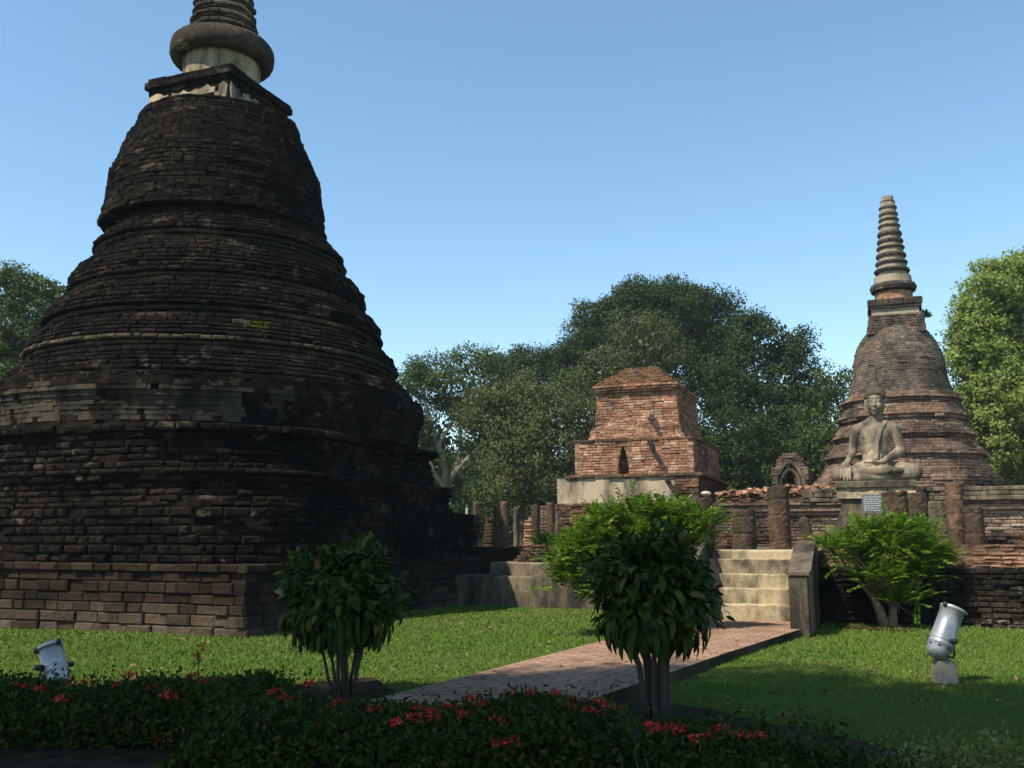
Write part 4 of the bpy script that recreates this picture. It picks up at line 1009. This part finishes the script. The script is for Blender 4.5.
# ------------------------------------------------ feathery bushes
def feathery(label, base, lobes, n, label_group, trunks, blossoms=0, flen=.46):
    base = Vector(base); root = empty('feathery_bush', base, label, 'bush', label_group)
    allv = []; tm = [MB() for _ in trunks]; st_ = MB()
    nl = np.array([l[3]*l[5] for l in lobes]); nl = (nl/nl.sum()*n).astype(int)
    for l, k in zip(lobes, nl):
        c = np.array(l[:3])-np.array(base); r = np.array(l[3:])
        u = rdir(k); u[:, 2] = np.where(u[:, 2] < -.35, -u[:, 2]*.6, u[:, 2]); u = unit(u)
        rad = rng.uniform(.30, 1.0, k)**.6
        p0 = c+u*r*rad[:, None]*.92
        d0 = unit(u*.7+np.array([0, 0, .75])+rng.normal(size=(k, 3))*.42)
        L_ = flen*rng.uniform(.5, 1.15, k)*np.where(rng.random(k) < .12, 1.5, 1); npair = 11
        for j in range(npair):
            t = (j+.6)/npair
            pos = p0+d0*(L_*t)[:, None]+np.array([0, 0, -1])*(L_*.26*t*t)[:, None]
            tan = unit(d0+np.array([0, 0, -1])*.52*t)
            sd = unit(np.cross(tan, np.array([0, 0, 1.0])+rng.normal(size=(k, 3))*.12)); nn = np.cross(sd, tan)
            for s_ in (-1, 1):
                ln = .088*(1-.45*abs(t-.45))*rng.uniform(.8, 1.2, k)
                allv.append(leaves(pos, sd*s_+tan*.55+np.array([0, 0, -.22]), nn+rng.normal(size=(k, 3))*.25, ln, ln*.40, LEAF4))
        for q in range(0, k, 5):
            a = Vector(p0[q]); e = a+Vector(d0[q])*L_[q]*.8; st_.tube([a-Vector(d0[q])*.12, a, e-Vector((0, 0, L_[q]*.2))], [.006, .005, .002], 4)
        for q in range(7):
            t = Vector(c+rdir(1)[0]*r*.8); t.z = abs(t.z-.0)
            st0 = Vector(trunks[q % len(trunks)][-1]); md = st0.lerp(t, .5)+Vector((random.gauss(0, .06), random.gauss(0, .06), .06)); tm[q % len(trunks)].tube([st0, md, t], [.022, .014, .005], 5)
    np_mesh('foliage', np.concatenate(allv), 4, LF['feather'], root)
    for tk, mb in zip(trunks, tm):
        rr = tk[0]; pts = tk[1:]; mb.tube(pts, [rr*(1.15-.5*i/(len(pts)-1)) for i in range(len(pts))], 8); mb.build('trunk', M['tan_bark'], root, True)
    tag(st_.build('stalk', M['stem'], root), kind='stuff')
    return root
gb = 'feathery bushes flanking the staircase'
V = Vector
feathery('bright green feathery bush left of the stairs, behind the dark broad-leaved shrub', (2.05, 16.9, 0),
    [(2.15, 16.9, 1.40, .9, .8, .60), (1.25, 16.8, 1.30, .50, .6, .40), (1.05, 16.8, .85, .40, .5, .35), (3.0, 16.9, 1.55, .48, .5, .42), (1.9, 16.7, .75, .9, .8, .45), (2.1, 16.9, 1.95, .50, .5, .26), (1.55, 16.9, 1.82, .35, .4, .24), (2.7, 16.9, 1.95, .38, .4, .24), (3.35, 16.9, 1.85, .25, .3, .2), (.85, 16.8, 1.22, .25, .3, .2)], 1500, gb,
    [[.06, V((0, 0, -.05)), V((.05, 0, .4)), V((.1, 0, .8))], [.05, V((-.1, 0, -.05)), V((-.3, 0, .4)), V((-.5, 0, .8))], [.05, V((.1, 0, -.05)), V((.4, 0, .4)), V((.6, 0, .8))]])
bb = G(886, 627)
feathery('feathery green bush with a thick tan trunk right of the stairs, beneath the statue', bb,
    [(bb.x+.05, bb.y, 1.35, .45, .5, .40), (bb.x-.55, bb.y, 1.22, .42, .45, .26), (bb.x-.85, bb.y-.1, 1.42, .32, .4, .18), (bb.x+.70, bb.y, 1.35, .36, .4, .25), (bb.x+1.05, bb.y+.1, 1.18, .30, .35, .18),
     (bb.x-.15, bb.y-.2, .85, .45, .4, .28), (bb.x+.25, bb.y, 1.72, .32, .35, .20), (bb.x-.30, bb.y, 1.70, .26, .3, .18), (bb.x+.65, bb.y+.1, .92, .42, .35, .25), (bb.x+.25, bb.y-.2, .45, .32, .3, .24), (bb.x+.8, bb.y, 1.66, .22, .25, .16)], 900, gb,
    [[.10, V((-.02, 0, -.05)), V((-.10, 0, .3)), V((-.24, 0, .62))], [.09, V((.12, 0, -.05)), V((.16, .05, .25)), V((.20, .05, .5))], [.035, V((-.2, 0, .5)), V((-.5, 0, .9)), V((-.8, 0, 1.25))]])

# ------------------------------------------------ broad-leaved shrubs
def shrub(label, base, cen, rad, n, stems, seedv, sr_=.022):
    global rng
    rng = np.random.default_rng(seedv); random.seed(seedv)
    base = Vector(base); root = empty('broadleaf_shrub', base, label, 'shrub', 'round broad-leaved shrubs on the near lawn')
    c = np.array(cen)-np.array(base); r = np.array(rad)
    u = rdir(n); u[:, 2] = np.where(u[:, 2] < -.30, -u[:, 2], u[:, 2]); u = unit(u)
    lump = 1+.16*np.sin(u[:, 0]*5+seedv)*np.cos(u[:, 2]*4)+.12*np.sin(u[:, 1]*8+u[:, 2]*7+u[:, 0]*5)+(rng.random(n) < .05)*rng.uniform(0, .22, n)
    lump = lump*np.where(u[:, 2] < 0, 1-.22*np.abs(u[:, 2]), 1)
    p = c+u*r*(rng.uniform(.25, 1.0, n)**.45*lump)[:, None]
    d = unit(u*np.array([1, 1, .4])*.8+np.array([0, 0, -.35])+rng.normal(size=(n, 3))*.50+np.array([0, 0, 1.0])*np.clip(u[:, 2:3]-.4, 0, 1)*1.3)
    nr = u*.9+np.array([0, 0, .5])+rng.normal(size=(n, 3))*.3
    ln = rng.uniform(.065, .165, n); v1 = leaves(p, d, nr, ln, ln*.40, LEAF6)
    k = int(n*.22); a = rng.uniform(0, 6.28, k); fz = rng.uniform(.10, .60 if seedv == 3 else .48, k); rr_ = (1-.62*fz)*rng.uniform(.55, 1.0, k)*(1+.18*np.sin(a*3+seedv)); pl_ = c+np.stack([np.cos(a)*r[0]*rr_, np.sin(a)*r[1]*rr_, -r[2]*fz], 1)
    ln2 = rng.uniform(.12, .22, k); v2 = leaves(pl_, np.stack([np.cos(a)*.25, np.sin(a)*.25, -np.ones(k)], 1), np.stack([np.cos(a), np.sin(a), np.full(k, .2)], 1), ln2, ln2*.3, LEAF6)
    np_mesh('foliage', np.concatenate([v1, v2]), 6, LF['shrub'], root)
    for i in range(stems):
        mb = MB()
        a = 2*math.pi*i/stems+random.uniform(-.3, .3); q = random.uniform(.35, .80); b0 = Vector((math.cos(a)*.07, math.sin(a)*.07, -.05))
        t = Vector((c[0]+math.cos(a)*r[0]*q, c[1]+math.sin(a)*r[1]*q, c[2]-r[2]*.05)); md = b0.lerp(t, .5)+Vector((-math.cos(a)*.05, -math.sin(a)*.05, .03))
        mb.tube([b0, b0.lerp(md, .4)+Vector((random.gauss(0, .012), random.gauss(0, .012), 0)), md, t], [sr_, sr_*.86, sr_*.68, sr_*.36], 7)
        for _ in range(3):
            e = t+Vector((random.gauss(0, .16), random.gauss(0, .16), random.uniform(.1, .4))); mb.tube([md.lerp(t, random.uniform(.3, 1)), e], [.012, .005], 5)
        mb.build('stem', M['stem'], root, True)
    return root
b1 = G(347, 697); shrub('round broad-leaved shrub with many thin stems, left of the brick path', b1, P(342, 602, b1.y), (.62, .62, .58), 2500, 11, 3)
b2 = G(657, 720); shrub('darker round broad-leaved shrub with thick stems, in front of the feathery bush beside the path', b2, P(650, 603, b2.y), (.53, .53, .64), 2500, 7, 9, .036)

# ------------------------------------------------ flower hedge
rng = np.random.default_rng(17); random.seed(17)
def hedge(name, label, x0, x1, y0, y1, h, n, mat, flowers, leaf=.055, cat='hedge', rag=.05):
    root = empty(name, ((x0+x1)/2, (y0+y1)/2, 0), label, cat); o = np.array([(x0+x1)/2, (y0+y1)/2, 0])
    xs = rng.uniform(x0, x1, n); t = rng.uniform(-1, 1, n); 
    hz = h*(1+.10*np.sin(xs*2.3+.5)+.07*np.sin(xs*5.9+1))*(1+rng.normal(size=n)*rag)
    hz = hz*np.clip((xs-x0)/.45, .12, 1)**.45*np.clip((x1-xs)/.45, .12, 1)**.45
    depth = rng.random(n)**2*.16
    # profile: rounded box section
    top = rng.random(n) < .62
    yy = np.where(top, (y0+y1)/2+t*(y1-y0)/2, np.where(t < 0, y0, y1)+rng.normal(size=n)*.05)
    zz_ = np.where(top, hz*(1-.16*np.abs(t)**3)-depth, rng.uniform(.02, .92, n)*hz)
    p = np.stack([xs, yy, zz_], 1)-o
    out = np.stack([rng.normal(size=n)*.4, np.where(top, rng.normal(size=n)*.5, np.sign(t)*1.0), np.where(top, 1.0, .35)], 1)
    ln = leaf*rng.uniform(.6, 1.35, n); d = rng.normal(size=(n, 3))+out*.5
    v = [leaves(p, d, out+rng.normal(size=(n, 3))*.4, ln, ln*.5, LEAF4)]
    k = n//60; sp = rng.uniform(x0, x1, k); sy = rng.uniform(y0, y1, k); sh_ = h*rng.uniform(1.0, 1.28, k)
    for j in range(6):
        q = np.stack([sp+rng.normal(size=k)*.012, sy+rng.normal(size=k)*.012, sh_-j*.035], 1)-o; l2 = np.full(k, leaf)*rng.uniform(.6, 1.1, k)
        v.append(leaves(q, rng.normal(size=(k, 3))+np.array([0, 0, .5]), rng.normal(size=(k, 3))+np.array([0, 0, .6]), l2, l2*.5, LEAF4))
    np_mesh('foliage', np.concatenate(v), 4, LF[mat], root)
    mb = MB()
    for i in range(int((x1-x0)*14)):
        x = random.uniform(x0, x1)-o[0]; y = random.uniform(y0+.08, y1-.08)-o[1]; e = Vector((x+random.gauss(0, .12), y+random.gauss(0, .12), h*.85)); mb.tube([(x, y, -.03), e], [.010, .004], 5)
    tag(mb.build('stem', M['stem'], root), kind='stuff')
    for (px, py) in flowers:
        z = h+.01; q = G(px, py, z)
        if q.y < y0: 
            a, b_, c = ray(px, py); kk = (y0-.04)/b_; q = Vector((a*kk, y0-.04, EYE+c*kk))
        elif q.y > y1: q = Vector((q.x*(y1-.05)/q.y, y1-.05, h+.03))
        m = 34; u = rdir(m); u[:, 2] = np.abs(u[:, 2]); s_ = random.uniform(.045, .068)
        pc = u*np.array([s_, s_, s_*.62])+np.array(q)-o; l3 = rng.uniform(.018, .032, m)
        vv = leaves(pc, rng.normal(size=(m, 3))+u*.2, u+rng.normal(size=(m, 3))*.25, l3, l3*.8, LEAF4); np_mesh('flower_cluster', vv, 4, M['petal'], root)
    return root
hedge('flower_hedge', 'dark clipped hedge with scattered red blossoms at the lower left, in front of the floodlight', -5.6, -1.65, 7.75, 8.8, .39, 30000, 'hedge',
    [(72, 684), (88, 683), (165, 740), (170, 697), (195, 673), (206, 684), (150, 690), (120, 688), (275, 695), (308, 684), (40, 690), (130, 676), (226, 682), (252, 688), (285, 700), (60, 700), (20, 688)])
hedge('flower_hedge', 'hedge with the most red blossoms, crossing in front of the brick path', -2.3, .86, 6.55, 7.75, .385, 27000, 'hedge',
    [(418, 710), (433, 713), (414, 718), (434, 720), (482, 706), (508, 697), (520, 702), (536, 699), (545, 703), (555, 697), (528, 694), (512, 700), (549, 706), (531, 707), (470, 700), (450, 708), (610, 708), (560, 704), (520, 712), (553, 718), (498, 745), (514, 743), (497, 722), (574, 702), (340, 705), (375, 712), (590, 712), (600, 703), (462, 716), (541, 711), (397, 724), (566, 709)])
hedge('flower_hedge', 'low right end of the hedge with a few red blossoms below the dark shrub', .72, 2.1, 5.95, 6.85, .37, 11000, 'hedge',
    [(658, 731), (672, 729), (682, 733), (648, 727), (705, 737), (735, 735), (757, 738), (700, 742), (722, 733)])
hedge('low_bush', 'low pale yellow-green plants at the lower right corner', 2.2, 3.4, 5.75, 6.4, .31, 6000, 'pale_bush', [], .04, 'bush', .22)
hedge('low_bush', 'low dark leafy plants between the red-flowered hedge and the pale plants', 1.7, 2.5, 5.7, 6.5, .27, 3500, 'hedge', [], .05, 'bush', .2)
# flowering spike rising above the hedge, left
fs = empty('flower_spike', tuple(P(197, 690, 9.0))[:2]+(0,), 'single thin stem with a red bud standing above the left hedge', 'plant')
mb = MB(); mb.tube([(0, 0, 0), (.01, 0, .3), (0, 0, .60)], [.008, .006, .004], 5); mb.build('stem', M['stem'], fs)
m = 40; u = rdir(m); np_mesh('flower', leaves(u*np.array([.03, .03, .05])+np.array([0, 0, .60]), u, u+.1, np.full(m, .03), np.full(m, .02), LEAF4), 4, M['petal'], fs)
m = 26; u = rdir(m); np_mesh('leaf', leaves(np.stack([u[:, 0]*.02, u[:, 1]*.02, rng.uniform(.3, .56, m)], 1), u+np.array([0, 0, .6]), u, np.full(m, .06), np.full(m, .025), LEAF4), 4, LF['hedge'], fs)
# small tufts growing on the masonry
def tuft(loc, r, n, label, mat='fern'):
    u = rdir(n); u[:, 2] = np.abs(u[:, 2]); o = np_mesh('weed', leaves(u*r*.4, u+np.array([0, 0, .3]), np.cross(u, rdir(n)), np.full(n, r), np.full(n, r*.3), LEAF4), 4, LF[mat], None, loc); tag(o, label, 'plant')
tuft(tuple(P(923, 318, RC[1]-.6)), .32, 60, 'little weed growing on the slab below the distant stupa spire')
tuft(tuple(W(-7.2, 7.0, 1.45)), .3, 120, 'green weed on the brick ledge beneath the columns')

# ------------------------------------------------ grass blades
rng = np.random.default_rng(23)
n = 280000
Y = 6.9+(28-6.9)*rng.random(n)**1.5; X = Y*rng.uniform(-.60, .60, n)
keep = np.ones(n, bool)
pp = [Vector((*p, 0)) for p in path_pts]
def inside(poly, X, Y):
    r = np.zeros(len(X), bool); j = len(poly)-1
    for i in range(len(poly)):
        xi, yi = poly[i][0], poly[i][1]; xj, yj = poly[j][0], poly[j][1]
        if yi != yj:
            c = ((yi > Y) != (yj > Y)) & (X < (xj-xi)*(Y-yi)/(yj-yi)+xi); r ^= c
        j = i
    return r
keep &= ~inside(path_pts, X, Y)
inb = inside(bed[::-1], X, Y); keep &= ~(inb & (rng.random(n) < np.where(X > 1.2, .35, np.where(Y < 8.4, .35, .72))))
dx, dy = X-O0.x, Y-O0.y; uu = dx*EU.x+dy*EU.y; vv_ = dx*EV.x+dy*EV.y
keep &= ~((uu > -2.2) & (uu < 0.05) & (vv_ > -.02)) & ~((uu >= 0) & (vv_ > 2.85)) & ~((uu < -2) & (vv_ > 5.2) & (uu > -9))
lx, ly = X-LC[0], Y-LC[1]; keep &= ~((abs(lx*EU.x+ly*EU.y) < 5.42) & (abs(lx*EV.x+ly*EV.y) < 5.42))
X, Y = X[keep], Y[keep]; m = len(X)
z = .02*np.sin(X*.9+1)*np.cos(Y*.7)-.025
a = rng.uniform(0, 6.28, m); hgt = .032*rng.uniform(.5, 1.5, m)*np.where(Y > 14, 1.15, 1); lean = rng.normal(size=(m, 2))*.016; wd = .006*np.clip(Y/9, 1, 2.4)
b0 = np.stack([X-np.cos(a)*wd, Y-np.sin(a)*wd, z], 1); b1_ = np.stack([X+np.cos(a)*wd, Y+np.sin(a)*wd, z], 1); tp = np.stack([X+lean[:, 0], Y+lean[:, 1], z+hgt], 1)
g = np_mesh('grass', np.stack([b0, b1_, tp], 1).reshape(-1, 3), 3, M['blade']); tag(g, 'short mown lawn grass', 'grass', kind='stuff')

# fallen leaves on lawn, path and bed
rng = np.random.default_rng(29); n = 900
Y = 8.2+(22-8.2)*rng.random(n)**1.3; X = Y*rng.uniform(-.56, .56, n)
lx, ly = X-LC[0], Y-LC[1]; dx, dy = X-O0.x, Y-O0.y; uu = dx*EU.x+dy*EU.y; vv_ = dx*EV.x+dy*EV.y
k = ~((abs(lx*EU.x+ly*EU.y) < 5.5) & (abs(lx*EV.x+ly*EV.y) < 5.5)) & ~((uu > -2.3) & (uu < .1) & (vv_ > -.1)) & ~((uu >= 0) & (vv_ > 2.7)) & ~((uu < -2) & (vv_ > 5.0))
near = (np.hypot(X-b1.x, Y-b1.y) < 1.5) | (np.hypot(X-b2.x, Y-b2.y) < 1.6) | (np.hypot(X-bb.x, Y-bb.y) < 1.6) | (rng.random(n) < .45); k &= near
X, Y = X[k], Y[k]; n = len(X); onp = inside(path_pts, X, Y)
ln = rng.uniform(.05, .11, n); v = leaves(np.stack([X, Y, np.where(onp, .118, .022)], 1), np.stack([rng.normal(size=n), rng.normal(size=n), rng.normal(size=n)*.15], 1), np.stack([rng.normal(size=n)*.25, rng.normal(size=n)*.25, np.ones(n)], 1), ln, ln*.45, LEAF6)
LF['litter'] = leaf_mat('dry_leaves', [(0, (.10, .055, .025)), (.6, (.17, .10, .045)), (1, (.26, .19, .08))], .1)
tag(np_mesh('leaf_litter', v, 6, LF['litter']), 'scattered dry leaves on the lawn and path', 'leaves', kind='stuff')
